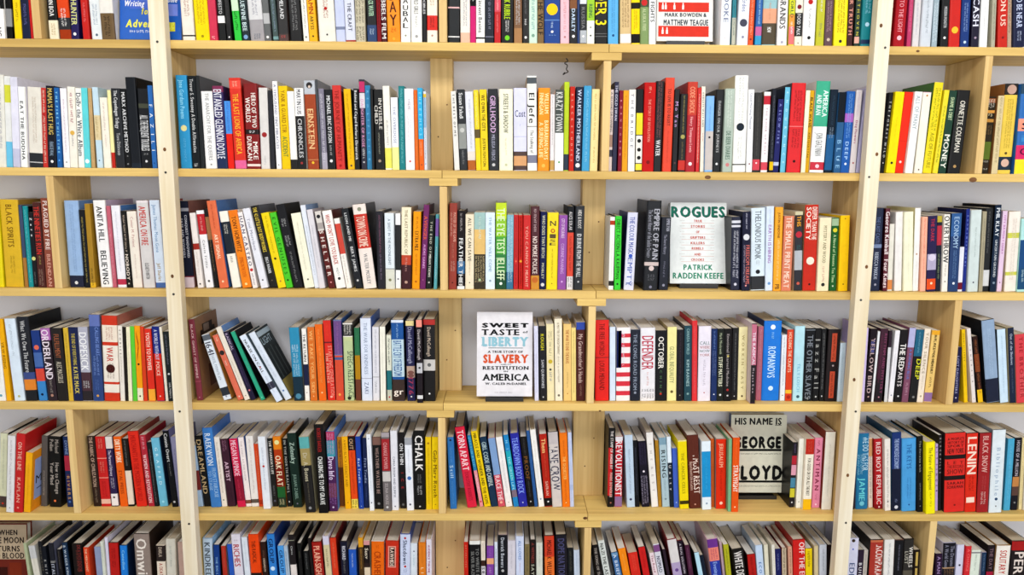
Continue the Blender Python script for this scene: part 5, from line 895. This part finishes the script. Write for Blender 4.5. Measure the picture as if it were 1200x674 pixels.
# ------------------------------------------------------------------ the bookcase
case = thing('bookcase', 'long built-in pine bookcase of staggered bays with two tall posts against white wall', 'bookcase', Matrix.Translation((0, 0, 0)))
def board(name, x0, x1, y0, y1, z0, z1, m, parent=case, bevel=0.0012):
    """mesh centred on its own origin so that grain follows each board"""
    c = Vector(((x0 + x1) / 2, (y0 + y1) / 2, (z0 + z1) / 2))
    b = MB(); b.box(x0 - c.x, x1 - c.x, y0 - c.y, y1 - c.y, z0 - c.z, z1 - c.z)
    return b.build(name, m, parent, Matrix.Translation(c), attr=False, bevel=bevel)
def disc(name, x, y, z, r, m, parent, ax=1, th=0.0012, rz=None):
    """flat rounded plug facing the room (knot or screw head); parent is a board centred at its location"""
    bm = bmesh.new()
    bmesh.ops.create_cone(bm, cap_ends=True, segments=14, radius1=r, radius2=r * 0.9, depth=th)
    me = bpy.data.meshes.new(name); bmesh.ops.rotate(bm, verts=bm.verts, matrix=Matrix.Rotation(math.pi / 2, 3, 'X'))
    if rz: bmesh.ops.scale(bm, verts=bm.verts, vec=rz)
    bm.to_mesh(me); bm.free(); me.materials.append(m)
    o = bpy.data.objects.new(name, me); C.objects.link(o); o.parent = parent
    o.matrix_local = Matrix.Translation(Vector((x, y, z)) - parent.location)
    return o
G = 0.0006
shelf_at = {}
for r in Z:
    xs = [XL, LP if r not in (0,) else LP, JOINT[r], RP, XR]
    for i in range(4):
        a, b = xs[i] + G, xs[i + 1] - G
        shelf_at[(r, i)] = board('shelf', a, b, 0, DEPTH - 0.0005, Z[r] - TB, Z[r], M_SHELF)
    if r in CLEAT:
        board('joint_cleat', CLEAT[r][0], CLEAT[r][1], 0.0003, DEPTH - 0.0005, Z[r] - 2 * TB + 0.001, Z[r] - TB - 0.0003, M_SHELF)
for r in range(1, 7):
    top = Z[r - 1] - TB - 0.0004
    xs = list(DIV[r]) + ([LP] if r % 2 == 0 else [RP])
    for x in xs:
        t = top - (TB if (x == DIV[r][0 if r % 2 == 0 else 1] and r - 1 in CLEAT) else 0)
        board('divider', x - HT + .0005, x + HT - .0005, 0.0004, DEPTH - 0.0006, Z[r] + 0.0003, t, M_UPRIGHT)
    if r in SUP:
        s = board('back_support', SUP[r][0], SUP[r][1], 0.122, DEPTH - 0.0006, Z[r] + 0.0003, top, M_UPRIGHT)
        for kx, kz in ((.3, .55), (-.2, .25)):
            disc('knot', (SUP[r][0] + SUP[r][1]) / 2 + kx * .05, 0.1219, Z[r] + .29 * kz + .02, 0.0022, M_KNOT, s)
# cut from the floor up: a plinth and a closed lower bay below the lowest shelf in view
board('plinth', XL, XR, 0.03, 0.05, 0.0005, Z[6] - TB - 0.001, M_SHELF)
posts = []
for x in (LP, RP):
    p = board('post', x - 0.0195, x + 0.0195, -0.030, -0.0006, 0.0005, 2.745, M_POST, bevel=0.002)
    posts.append(p)
    for r in range(1, 6):
        dx, dz = rnd.uniform(-.008, .008), rnd.uniform(-.006, .006)
        disc('screw', x + dx, -0.0304, Z[r] - HT + dz, 0.0032, M_STEEL, p)
        if rnd.random() < .8: disc('knot', x - dx, -0.0303, Z[r] - HT + rnd.uniform(.04, .14), 0.004, M_KNOT, p, rz=(1, 1, 1.3))
# the dark knots that show on the board edges
for (r, i, x, dz, s) in ((2, 2, 0.54, -.003, .007), (2, 3, 1.247, -.005, .009), (5, 2, 0.236, -.002, .0055), (1, 3, 1.07, -.001, .004), (4, 2, 0.27, -.01, .003)):
    disc('knot', x, -0.0003, Z[r] - HT + dz, s, M_KNOT, shelf_at[(r, i)], rz=(1.2, 1, .75))
# little twisted wire hook under the top board of the middle bay
cu = bpy.data.curves.new('wire_hook', 'CURVE'); cu.dimensions = '3D'; cu.bevel_depth = 0.0014; cu.bevel_resolution = 2; cu.resolution_u = 6
sp = cu.splines.new('BEZIER')
pts = [(0, 0, 0), (.004, 0, -.008), (-.004, -.002, -.013), (.003, 0, -.018), (.001, -.002, -.030), (.005, -.006, -.036), (-.003, -.010, -.041), (-.008, -.008, -.044), (-.004, -.004, -.038)]
sp.bezier_points.add(len(pts) - 1)
for b, q in zip(sp.bezier_points, pts): b.co = q; b.handle_left_type = b.handle_right_type = 'AUTO'
tmp = bpy.data.objects.new('t', cu); C.objects.link(tmp)
me = bpy.data.meshes.new_from_object(tmp.evaluated_get(bpy.context.evaluated_depsgraph_get())); bpy.data.objects.remove(tmp)
hook = bpy.data.objects.new('wire_hook', me); C.objects.link(hook); me.materials.append(M_BLACK)
hook.location = (0.168, 0.10, Z[1] - TB - 0.0005)
hook['label'] = 'small black twisted wire hook hanging under the top shelf by the white wall'; hook['category'] = 'hook'

# ------------------------------------------------------------------ books
def hexmix(a, b, f):
    return ''.join('%02x' % int(int(a[i:i+2], 16) * (1 - f) + int(b[i:i+2], 16) * f) for i in (0, 2, 4))
def tone(hx):
    r, g, b = (int(hx[i:i+2], 16) / 255 for i in (0, 2, 4))
    h, l, s = colorsys.rgb_to_hls(r, g, b); v = max(r, g, b); sv = (v - min(r, g, b)) / v if v else 0; h *= 360
    if v < .23: return 'black'
    if sv < .10: return 'white' if v > .87 else 'pale grey' if v > .72 else 'grey' if v > .42 else 'charcoal'
    if v < .3 and sv < .3: return 'charcoal'
    if h < 15 or h >= 345:
        return 'pale pink' if l > .75 else 'dark brown' if l < .2 and sv < .5 else 'maroon' if l < .32 else 'dusty rose' if sv < .45 else 'red'
    if h < 40:
        if l > .8: return 'cream'
        if sv < .42: return 'dark brown' if l < .3 else 'tan' if l > .5 else 'brown'
        return 'dark brown' if l < .22 else 'brown' if l < .36 else 'orange' if sv > .6 else 'tan'
    if h < 70:
        if l > .76: return 'cream'
        return 'olive' if l < .35 else 'yellow' if sv > .6 else 'khaki'
    if h < 90: return 'pale green' if l > .75 else 'lime green' if l > .4 and sv > .4 else 'olive green'
    if h < 165: return 'pale green' if l > .72 else 'dark green' if l < .25 else 'bright green' if sv > .6 and l > .4 else 'green'
    if h < 195: return 'pale aqua' if l > .75 else 'dark teal' if l < .25 else 'teal' if l < .5 else 'turquoise'
    if h < 250:
        if l > .78: return 'ice blue'
        if l > .6: return 'light blue' if sv > .3 else 'blue-grey'
        if l < .27: return 'navy'
        return 'slate blue' if sv < .4 else 'blue'
    if h < 300: return 'lavender' if l > .7 else 'dark purple' if l < .25 else 'purple'
    return 'pale pink' if l > .78 else 'plum' if l < .32 else 'pink'

SPE = 0.12
def book_cover(kind, w, h, d, bg, side, bands):
    """spine, hinge and two boards as one folded shell"""
    b = MB(); hard = kind == 'h'
    tc = min(0.0026 if hard else 0.0008, w * 0.14)
    bul = min(0.0022, w * 0.08) if hard else min(0.0010, w * 0.05)
    e = SPE * w
    prof = [(0, d), (0, .004), (0, 0), (e * .4, -bul * .7), (e, -bul), (w - e, -bul), (w - e * .4, -bul * .7), (w, 0), (w, .004), (w, d)]
    no = len(prof)
    inner = [(w - tc, d), (w - tc, tc + .001), (tc, tc + .001), (tc, d)]
    allp = prof + inner; m = len(allp)
    zs = {0.0, h}
    for z1, z0, c in bands: zs |= {min(h, max(0, z0)), min(h, max(0, z1))}
    zs = sorted(zs); zs = [z for i, z in enumerate(zs) if i == 0 or z - zs[i - 1] > 2e-4]; zs[-1] = h
    for k, z in enumerate(zs):
        base = len(b.v); b.v += [(x, y, z) for x, y in allp]
        if k == 0: continue
        zm = (z + zs[k - 1]) / 2; col = bg
        for z1, z0, c in bands:
            if z0 <= zm <= z1: col = c
        lo = base - m
        for i in range(m):
            j = (i + 1) % m
            b.f.append((lo + i, base + i, base + j, lo + j))
            b.c.append(side if (i in (0, 1, no - 3 + 1, no - 2) and (i <= 1 or i >= no - 3)) else (col if i < no - 1 else 'e6e0d4'))
    top = len(b.v) - m
    for base, flip in ((0, True), (top, False)):
        q = [(0, 1, m - 2, m - 1), (no - 2, no - 1, no, no + 1)]
        mid = tuple(range(1, no - 1)) + (no + 1, no + 2)
        for f in q + [mid]:
            f = tuple(base + i for i in f)
            b.f.append(f if not flip else f[::-1]); b.c.append(side)
    return b, tc, bul

def put(b, V, F, fn, col):
    out = []
    for q in V:
        x, y, z = fn(q[0], q[1]); out.append((x, y - (q[2] * 2e-5 if len(q) > 2 else 0), z))
    b.add(out, F, col)
def fit_text(s, L, cap, bold=True, serif=False, lo=.5, hi=1.35):
    V, F, nat = text2d(s, bold, serif=serif)
    k = L / (nat * cap)
    if k > hi and len(s) > 1:
        g = .09 + (L / (cap * hi) - nat) * CAP / (len(s) - 1)
        V, F, nat = text2d(s, bold, gap=min(g, 1.6), serif=serif); k = min(L / (nat * cap), hi)
    return V, F, nat, k * cap
def num(op):
    s = ''.join(c for c in op[1:] if c in '.0123456789'); return float(s) if s else None

def spine_print(w, h, bul, chunks, seed):
    """everything printed on the spine over its ground colour"""
    b = MB()
    e = SPE * w
    def yat(x):
        x = min(x, w - x)
        return (-bul if x > e else -bul * (.7 + .3 * (x - e * .4) / (e * .6)) if x > e * .4 else -bul * .7 * max(0, x) / (e * .4)) - .00025
    cx = lambda x: min(w * .985, max(w * .015, x))
    for ci, ch in enumerate(chunks):
        p = ch.split(); op = p[0]
        if op[0] in 'TH~':
            z1 = h * (1 - float(p[1])); z0 = h * (1 - float(p[2])); z1 = min(z1, h - .002); z0 = max(z0, .002); col = p[3]
            if z1 - z0 < .002: continue
            txt = ' '.join(p[4:]); sz = num(op)
            if op[0] == 'H':
                cap = z1 - z0; V, F, nat, kx = fit_text(txt, w * .8 if len(txt) > 1 else w * .55, cap, lo=.3)
                put(b, V, F, lambda u, v: ((w - nat * kx) / 2 + u * kx, yat((w - nat * kx) / 2 + u * kx), z0 + v * cap), col)
                continue
            two = '+' in op or '-' in op
            cap = w * (sz or (.33 if two else .5)); cap = min(cap, w * .9)
            xc = w * (.72 if '+' in op else .28 if '-' in op else .5) - cap / 2
            if op[0] == '~' or not txt:
                lines = max(1, int(round(cap / .007))) if cap > .008 else 1
                for li in range(lines):
                    s = cap / lines * .7; V, F = greek(z1 - z0, s, seed + ci * 7 + li)
                    x0 = xc + cap / lines * (li + .15)
                    if V: put(b, V, F, lambda u, v: (x0 + v, yat(x0 + v), z1 - u), col)
            else:
                V, F, nat, kx = fit_text(txt, z1 - z0, cap)
                off = max(0, (z1 - z0 - nat * kx) / 2)
                put(b, V, F, lambda u, v: (cx(xc + v * cap), yat(cx(xc + v * cap)), z1 - off - u * kx), col)
        elif op == 'b':
            z1 = h * (1 - float(p[1])); z0 = h * (1 - float(p[2])); x0, x1 = float(p[3]) * w, float(p[4]) * w
            z1 = min(z1, h - .001); z0 = max(z0, .001)
            xs = sorted({x0, x1} | {q for q in (e * .4, e, w - e, w - e * .4) if x0 < q < x1}); n = len(xs) - 1
            V = [(x, yat(x) + .0001, z) for x in xs for z in (z0, z1)]
            b.add(V, [(2 * i, 2 * i + 2, 2 * i + 3, 2 * i + 1) for i in range(n)], p[5])
        elif op == 'D':
            z = h * (1 - float(p[1])); r = min(float(p[2]) * w / 2, w * .47) * (.8 if float(p[2]) <= .5 else 1); z = min(max(z, r + .001), h - r - .001)
            V = [(0, 0)] + [(r * math.cos(t * math.pi / 7), r * math.sin(t * math.pi / 7)) for t in range(14)]
            b.add([(w / 2 + x, yat(w / 2 + x) - .00005 * (ci % 3), z + q) for x, q in V], [(0, 1 + i, 1 + (i + 1) % 14) for i in range(14)], p[3])
    return b

ROWS = {1: 'top shelf', 2: 'second shelf', 3: 'third shelf', 4: 'fourth shelf', 5: 'fifth shelf', 6: 'bottom shelf'}
ORD = ('first second third fourth fifth sixth seventh eighth ninth tenth eleventh twelfth thirteenth fourteenth fifteenth sixteenth seventeenth eighteenth nineteenth twentieth '
       'twenty-first twenty-second twenty-third twenty-fourth twenty-fifth twenty-sixth twenty-seventh twenty-eighth twenty-ninth thirtieth').split()
BAY = {'L0': 'far left bay', 'L1': 'bay ending at left post', 'M0': 'bay right of left post', 'C0': 'middle bay', 'C1': 'bay left of right post', 'R0': 'bay right of right post', 'R1': 'far right bay'}
def where(row, bay, i, n):
    side, k = ('left', i) if i < n / 2 else ('right', n - 1 - i)
    if bay == 'L0' and row % 2 == 0: b = 'bay left of left post'
    elif row == 1 and bay == 'C0': b = 'wide bay left of right post'
    else: b = BAY[bay]
    if k == 0: return '%s end, %s, %s' % (side, b, ROWS[row])
    return '%s from %s, %s, %s' % (ORD[k], side, b, ROWS[row])

SHORT = dict(k='181818', w='f4f2ee', c='efe6cc', r='c8201c', y='f5d516', o='e8791c', b='1f6fb5', n='1c2748', g='3f8f45', t='2b9c9c', p='d8437d', m='7a1f26', d='3a3c40', a='a08a66', e='8a8a88', v='5a3b86', u='5b3a26', s='7fc0e0', l='c4d63a')
def hx6(c):
    c = SHORT.get(c, c)
    return ''.join(q * 2 for q in c) if len(c) == 3 else c
def long_colour(c):
    q = c.split(' '); i = 5 if q[0] == 'b' else 3
    q[i] = hx6(q[i]); return ' '.join(q)

def make_book(row, bay, i, n, line, seed):
    head, *ch = line.split('|')
    ch = [long_colour(c) for c in ch]
    p = head.split(); k = p[0]; x, w, h, t, s = map(float, p[1:6]); bg = hx6(p[6]); side = bg
    if 'S' in p[7:]: side = hx6(p[p.index('S') + 1])
    K = p[p.index('K') + 1] if 'K' in p[7:] else ''
    a = math.atan(t); hs = h / math.cos(a) ; ws = w * math.cos(a)
    r = random.Random(seed)
    d = (0.150 + r.uniform(-.006, .008) if k == 'h' else 0.134 + r.uniform(-.008, .008))
    if h < .19: d -= .018
    d = min(d, DEPTH - .0015 - s)
    bands = []
    for c in ch:
        q = c.split()
        if q[0] == 'B': bands.append((hs * (1 - float(q[1])), hs * (1 - float(q[2])), q[3]))
    cov, tc, bul = book_cover(k, ws, hs, d, bg, side, bands)
    lift = ws * math.sin(a) if a > 0 else 0
    mw = Matrix.Translation((x, s, Z[row] + .0004 + lift)) @ Matrix.Rotation(a, 4, 'Y')
    # ---- what it looks like, in words
    tcs = [c.split()[3] for c in ch if c[0] in 'T' and len(c.split()) > 4]
    big = sorted(((b0[0] - b0[1]), b0[2]) for b0 in bands)
    big = [b0 for b0 in big if b0[0] > hs * .1 and tone(b0[1]) != tone(bg)]
    look = tone(bg) + (' hardcover' if k == 'h' else ' paperback')  # the hardcover kind goes partly by size and takes in bigger paperbacks
    if big: look += ', %s band' % tone(big[-1][1])
    elif tcs and tone(tcs[0]) != tone(bg): look += ', %s lettering' % tone(tcs[0])
    if abs(t) > .25: look = 'slanting ' + look
    root = thing('hardcover_book' if k == 'h' else 'paperback_book', look + ', ' + where(row, bay, i, n), 'book', mw, 'books on the ' + ROWS[row])
    cov.build('cover', M_GLOSS if (k == 'h') == (r.random() < .8) else M_MATTE, root)
    pg = MB(); top = .0035 if k == 'h' else .0006
    pg.box(tc + .0002, ws - tc - .0002, tc + .0014, d - (.0035 if k == 'h' else .0006), top, hs - top)
    pg.build('page_block', M_PAGE, root, attr=False)
    pr = spine_print(ws, hs, bul, ch, seed)
    if pr.f: pr.build('spine_lettering', M_PRINT, root)
    if K:       # books whose right-hand cover shows: print that cover too
        b = MB(); X = ws + .0003
        def quad(y0, y1, f0, f1, col, up=0):
            y0, y1, z0, z1 = y0 * d, y1 * d, hs * (1 - f1), hs * (1 - f0)
            b.add([(X + up, y0, z0), (X + up, y1, z0), (X + up, y1, z1), (X + up, y0, z1)], [(0, 1, 2, 3)], col)
        def words(t, y0, y1, f0, f1, col):
            V, F, nat = text2d(t, False); kx = (y1 - y0) * d / nat; cap = hs * (f1 - f0)
            b.add([(X + .0003, y0 * d + q[0] * kx, hs * (1 - f1) + q[1] * cap) for q in V], F, col)
        if K == 'panel':
            quad(.12, .90, .14, .82, 'a8b8e4'); words('MILE', .18, .84, .42, .56, '1c1c2c'); quad(.22, .7, .64, .66, '5a648c', .0002)
        if K == 'building':
            quad(.06, .99, .03, .10, 'b8c8d4'); quad(.06, .99, .74, .99, 'a89858'); words('LIGHT', .10, .80, .12, .22, 'b8ccd8')
            for i in range(7): quad(.10 + i * .125, .16 + i * .125, .26 + .03 * (i % 3), .72, '5c6464' if i % 2 else '22282a', .0001)
        if K == 'figure':
            quad(.30, .75, .10, .17, '3a2c24', .0001); quad(.20, .85, .17, .34, '3a2c24', .0001); quad(.35, .6, .11, .2, '8a7a70', .0002); quad(.40, .95, .62, .9, '6a4430')
        if K == 'arrow':
            quad(.08, .95, .02, .05, 'b03a34'); quad(.30, .75, .055, .075, 'e8d8d0', .0001); quad(.62, .80, .035, .095, 'e8d8d0', .0002)
        b.build('front_cover_print', M_PRINT, root)
    return root

# ------------------------------------------------------------------ books shown face out
def face_book(name, label, row, x0, x1, h, y, lift, th, tilt, bg, spine, draw, easel=True, kind='hardcover_book'):
    w = x1 - x0; tc = .0025
    a = -math.radians(tilt)
    mw = Matrix.Translation((x0, y, Z[row] + lift)) @ Matrix.Rotation(a, 4, 'X')
    root = thing(kind, label, 'book', mw, 'books on the ' + ROWS[row])
    b = MB()
    b.box(0, w, 0, tc, 0, h, bg); b.box(0, tc, tc, th - tc, 0, h, spine); b.box(0, w, th - tc, th, 0, h, bg)
    b.build('cover', M_GLOSS, root)
    g = MB(); g.box(tc + .0003, w - .003, tc + .0003, th - tc - .0003, .003, h - .003); g.build('page_block', M_PAGE, root, attr=False)
    art = MB(); txt = MB(); Y = [-.0003]
    def rect(fx0, fx1, fy0, fy1, col, m=art, dy=0):
        m.add([(fx0 * w, -.0003 - dy, h * (1 - fy1)), (fx1 * w, -.0003 - dy, h * (1 - fy1)), (fx1 * w, -.0003 - dy, h * (1 - fy0)), (fx0 * w, -.0003 - dy, h * (1 - fy0))], [(0, 1, 2, 3)], col)
    def line(s, fx0, fx1, fy0, fy1, col, serif=False, bold=2, italic=0, dy=.0004):
        cap = h * (fy1 - fy0); L = w * (fx1 - fx0)
        V, F, nat = text2d(s, bold, serif=serif); kx = L / nat
        put(txt, V, F, lambda u, v: (fx0 * w + u * kx + italic * v * cap, -dy, h * (1 - fy1) + v * cap), col)
    def small(fx0, fx1, fy0, fy1, col, seed=1):
        V, F = greek(w * (fx1 - fx0), h * (fy1 - fy0), seed)
        if V: put(txt, V, F, lambda u, v: (fx0 * w + u, -.0004, h * (1 - fy1) + v), col)
    draw(rect, line, small)
    if art.f: art.build('cover_art', M_PRINT, root)
    if txt.f: txt.build('cover_lettering', M_PRINT, root)
    if easel:
        e = thing('book_easel', 'black stand under the ' + easel, 'book stand', Matrix.Translation((x0 + w / 2, y, Z[row] + .0004)), 'black display stands on the shelves')
        q = MB(); q.box(-w * .34, w * .34, -.010, th * .9, 0, .004); q.build('ledge', M_BLACK, e, attr=False, bevel=.001)
        q = MB(); q.box(-w * .34, w * .34, -.012, -.0103, 0, .011); q.build('lip', M_BLACK, e, attr=False)
        sa = math.sin(math.radians(tilt))
        for sx in (-1, 1):
            q = MB(); y0 = th + .006; zt = min(.15, h * .6); y1 = th + .006 + zt * sa * 1.15; xx = sx * w * .22
            q.add([(xx - .003, y0, .004), (xx + .003, y0, .004), (xx + .003, y0 + .004, .004), (xx - .003, y0 + .004, .004),
                   (xx - .003, y1, zt), (xx + .003, y1, zt), (xx + .003, y1 + .004, zt), (xx - .003, y1 + .004, zt)],
                  [(0, 3, 2, 1), (4, 5, 6, 7), (0, 1, 5, 4), (1, 2, 6, 5), (2, 3, 7, 6), (3, 0, 4, 7)], '1a1a1a')
            q.build('back_rest', M_BLACK, e, attr=False)
    return root

def d_liberty(R, Lr, S):
    fx = lambda z: (z - 112) / 318
    fy = lambda z: (z - 95) / 482
    K = '1e1e20'
    def T(s, a, b, c, d, col=K, **k): Lr(s, fx(a), fx(b), fy(c), fy(d), col, **k)
    T('SWEET', 140, 408, 158, 182, serif=True, bold=3); T('TASTE', 138, 355, 193, 226, serif=True); T('of', 374, 403, 202, 214, serif=True)
    T('LIBERTY', 142, 402, 238, 288, '9cc6d2', serif=True, bold=3); R(fx(178), fx(375), fy(298), fy(302), '7a8e90')
    T('A TRUE STORY OF', 175, 375, 315, 328, '333333', serif=True); T('SLAVERY', 148, 404, 338, 384, 'd8643a', serif=True, bold=3)
    T('AND ITS', 248, 308, 391, 397, '555555'); T('RESTITUTION', 146, 408, 404, 424, serif=True); T('IN', 266, 290, 430, 438, '555555')
    T('AMERICA', 146, 412, 448, 486, serif=True); T('W. CALEB McDANIEL', 160, 398, 498, 511, '4a4a4c', serif=True); S(fx(215), fx(325), fy(550), fy(560), 'c0bcc0')
def d_rogues(R, Lr, S):
    fy = lambda z: (z - 98) / 467
    Lr('ROGUES', .018, .975, fy(122), fy(182), '16302c'); Lr('ROGUES', .010, .967, fy(119), fy(179), '237a68', dy=.0006)
    for i, (s, a, w) in enumerate((('TRUE', 197, .15), ('STORIES', 228, .25), ('OF', 260, .06), ('GRIFTERS', 292, .27), ('KILLERS', 324, .25), ('REBELS', 355, .21), ('AND', 389, .12), ('CROOKS', 420, .23))):
        Lr(s, .49 - w / 2, .49 + w / 2, fy(a), fy(a + 14), 'cc5c48'); R(.20, .78, fy(a + 18), fy(a + 19.5), 'd8a89c')
        S(.17, .26, fy(a + 2), fy(a + 7), 'c0beb8', i); S(.72, .80, fy(a + 2), fy(a + 7), 'c0beb8', i + 20)
    Lr('PATRICK', .24, .76, fy(455), fy(486), '2f9478'); Lr('RADDEN KEEFE', .05, .955, fy(502), fy(536), '2f9478')
def d_floyd(R, Lr, S):
    fx = lambda z: (z - 70) / 315
    fy = lambda z: (z - 55) / 440
    K = '161614'
    Lr('HIS NAME IS', fx(90), fx(355), fy(72), fy(110), K); R(fx(318), fx(355), fy(113), fy(116), K)
    Lr('GEORGE', fx(84), fx(357), fy(178), fy(240), K, bold=3); R(fx(80), fx(360), fy(247), fy(260), K); S(fx(90), fx(362), fy(271), fy(278), '55544c', 3)
    Lr('FLOYD', fx(88), fx(368), fy(342), fy(418), K, bold=3); R(fx(82), fx(368), fy(426), fy(438), K); S(fx(90), fx(365), fy(455), fy(461), '66655c', 5)
def d_bowden(R, Lr, S):
    fx = lambda z: (z - 50) / 390
    fy = lambda z: (z + 280) / 550
    for a, b in ((-250, -195), (-165, -95), (10, 74), (168, 240)): R(fx(62), fx(412), fy(a), fy(b), 'd8402c')
    Lr('MARK BOWDEN &', fx(105), fx(395), fy(80), fy(106), '4a5660'); Lr('MATTHEW TEAGUE', fx(98), fx(408), fy(124), fy(163), '4a5660')
    for zx in (92, 112, 172, 232): 
        R(fx(zx - 7), fx(zx + 7), fy(30), fy(58), 'f0e8e4', dy=.0003); R(fx(zx - 4), fx(zx + 4), fy(14), fy(30), 'f0e8e4', dy=.0003)
    for zx in (92, 122):
        R(fx(zx - 7), fx(zx + 7), fy(195), fy(222), 'f0e8e4', dy=.0003); R(fx(zx - 4), fx(zx + 4), fy(178), fy(195), 'f0e8e4', dy=.0003)
def d_write(R, Lr, S):
    fx = lambda z: (z - 792) / 423
    fy = lambda z: (z + 200) / 470
    R(.02, .98, fy(-190), fy(40), '6c86d4'); R(fx(860), fx(1010), fy(40), fy(90), '5a78cc'); R(fx(1060), fx(1190), fy(60), fy(130), '8a9ae0')
    Lr('Writing', fx(820), fx(958), fy(40), fy(74), 'f0f0f4', italic=.2); Lr('from', fx(985), fx(1060), fy(35), fy(66), 'f0f0f4', italic=.2); Lr('Home', fx(1092), fx(1185), fy(18), fy(50), 'f0f0f4', italic=.2)
    Lr('for', fx(938), fx(1004), fy(84), fy(122), 'e6dc40', italic=.15); R(fx(1075), fx(1172), fy(168), fy(222), 'e4dc3a')
    Lr('Advertising', fx(832), fx(1165), fy(152), fy(198), 'f0ec60', italic=.15, dy=.0006); S(fx(860), fx(1140), fy(214), fy(230), 'e8ecf4', 4)
def d_moon(R, Lr, S):
    fx = lambda z: (z + 140) / 385
    fy = lambda z: (z - 170) / 720
    R(.02, .99, fy(180), fy(490), 'c4b29a'); R(.10, .5, fy(560), fy(800), '4a1c14'); R(.55, .85, fy(520), fy(700), '8a3a20')
    for s, a, b, c, d in (('WHEN', -20, 155, 225, 272), ('THE MOON', -110, 215, 290, 345), ('TURNS', -40, 175, 368, 420), ('TO BLOOD', -100, 215, 430, 482)):
        Lr(s, fx(a), fx(b), fy(c), fy(d), '3a2c26')

FACE = {
 'writingad': lambda: face_book('f', 'large blue book facing out behind the left post on the top shelf', 1, -.9925, -.8345, .205, .024, .0048, .020, 8, '2f6fc4', '2a5ea8', d_write, easel=None, kind='paperback_book'),
 'bowden': lambda: face_book('f', 'white book with red stripes facing out on the top shelf', 1, .3965, .5435, .212, .026, .0125, .034, 7, 'e6e4de', 'd8d4cc', d_bowden, 'red and white striped book on the top shelf'),
 'rogues': lambda: face_book('f', 'pale book with large green title facing out on the third shelf', 3, .4660, .6230, .226, .068, .0122, .030, 8, 'e9eceb', 'd4dce4', d_rogues, 'pale book with large green title'),
 'liberty': lambda: face_book('f', 'white book with blue and orange slab-serif words facing out on the fourth shelf', 4, -.0722, .0830, .236, .028, .0120, .028, 7, 'e6e3e6', 'd8d4d8', d_liberty, 'white book with blue and orange words'),
 'floyd': lambda: face_book('f', 'cream book with huge black lettering facing out on the fifth shelf', 5, .6765, .8415, .236, .108, .0166, .026, 4, 'dcdccb', '2c4a78', d_floyd, 'cream book with huge black lettering'),
 'moon': lambda: face_book('f', 'brownish red book with tan title panel facing out at left edge of bottom shelf', 6, -1.5116, -1.3935, .240, .060, .0125, .024, 6, '7a3020', '5a2018', d_moon, 'tan and red book at the bottom left'),
}

rows = []; cur = None
for ln in BOOKS.strip().split('\n'):
    if ln[0] == '@': cur = ln[1:].split(); continue
    rows.append((int(cur[0]), cur[1], ln))
from collections import Counter
tot = Counter((r, b) for r, b, _ in rows); seen = Counter()
for k, (r, bay, ln) in enumerate(rows):
    i = seen[(r, bay)]; seen[(r, bay)] += 1
    if ln[0] == 'F': FACE[ln[2:]]()
    else: make_book(r, bay, i, tot[(r, bay)], ln, 100 + k)

# ------------------------------------------------------------------ light, world, camera
w = bpy.data.worlds.new('room_light'); bpy.context.scene.world = w; w.use_nodes = True
bg = w.node_tree.nodes['Background']; bg.inputs[0].default_value = (0.93, 0.96, 1.0, 1); bg.inputs[1].default_value = WORLD
def area(name, loc, rot, sx, sy, power, col):
    l = bpy.data.lights.new(name, 'AREA'); l.shape = 'RECTANGLE'; l.size = sx; l.size_y = sy; l.energy = power; l.color = col
    o = bpy.data.objects.new(name, l); C.objects.link(o); o.location = loc; o.rotation_euler = [math.radians(v) for v in rot]
    return o
area('ceiling_lamp', (-0.9, -1.5, 2.70), (24, 0, 0), 1.6, 0.7, LAMP, (1.0, 0.985, 0.96))
area('ceiling_lamp', (1.1, -1.5, 2.70), (24, 0, 0), 1.6, 0.7, LAMP, (1.0, 0.985, 0.96))
area('window_daylight', (1.2, -3.9, 1.5), (90, 0, 0), 4.0, 2.0, DAY, (0.90, 0.95, 1.0))  # added cool light from the front right; no window is built there

cam = bpy.data.cameras.new('camera'); co = bpy.data.objects.new('camera', cam); C.objects.link(co)
cam.sensor_width = 36; cam.lens = 866 / 1200 * 36; cam.clip_start = 0.05
R3 = Matrix.Rotation(math.radians(-0.7), 4, 'Z') @ Matrix.Rotation(math.radians(90 - 8.6), 4, 'X') @ Matrix.Rotation(math.radians(0.38), 4, 'Z')
co.matrix_world = Matrix.Translation((0, -DIST, EYE)) @ R3
sc = bpy.context.scene; sc.camera = co
sc.view_settings.view_transform = 'Standard'; sc.view_settings.look = 'None'; sc.view_settings.gamma = 1; sc.view_settings.use_curve_mapping = False
sc.view_settings.exposure = 0
sc.cycles.max_bounces = 6
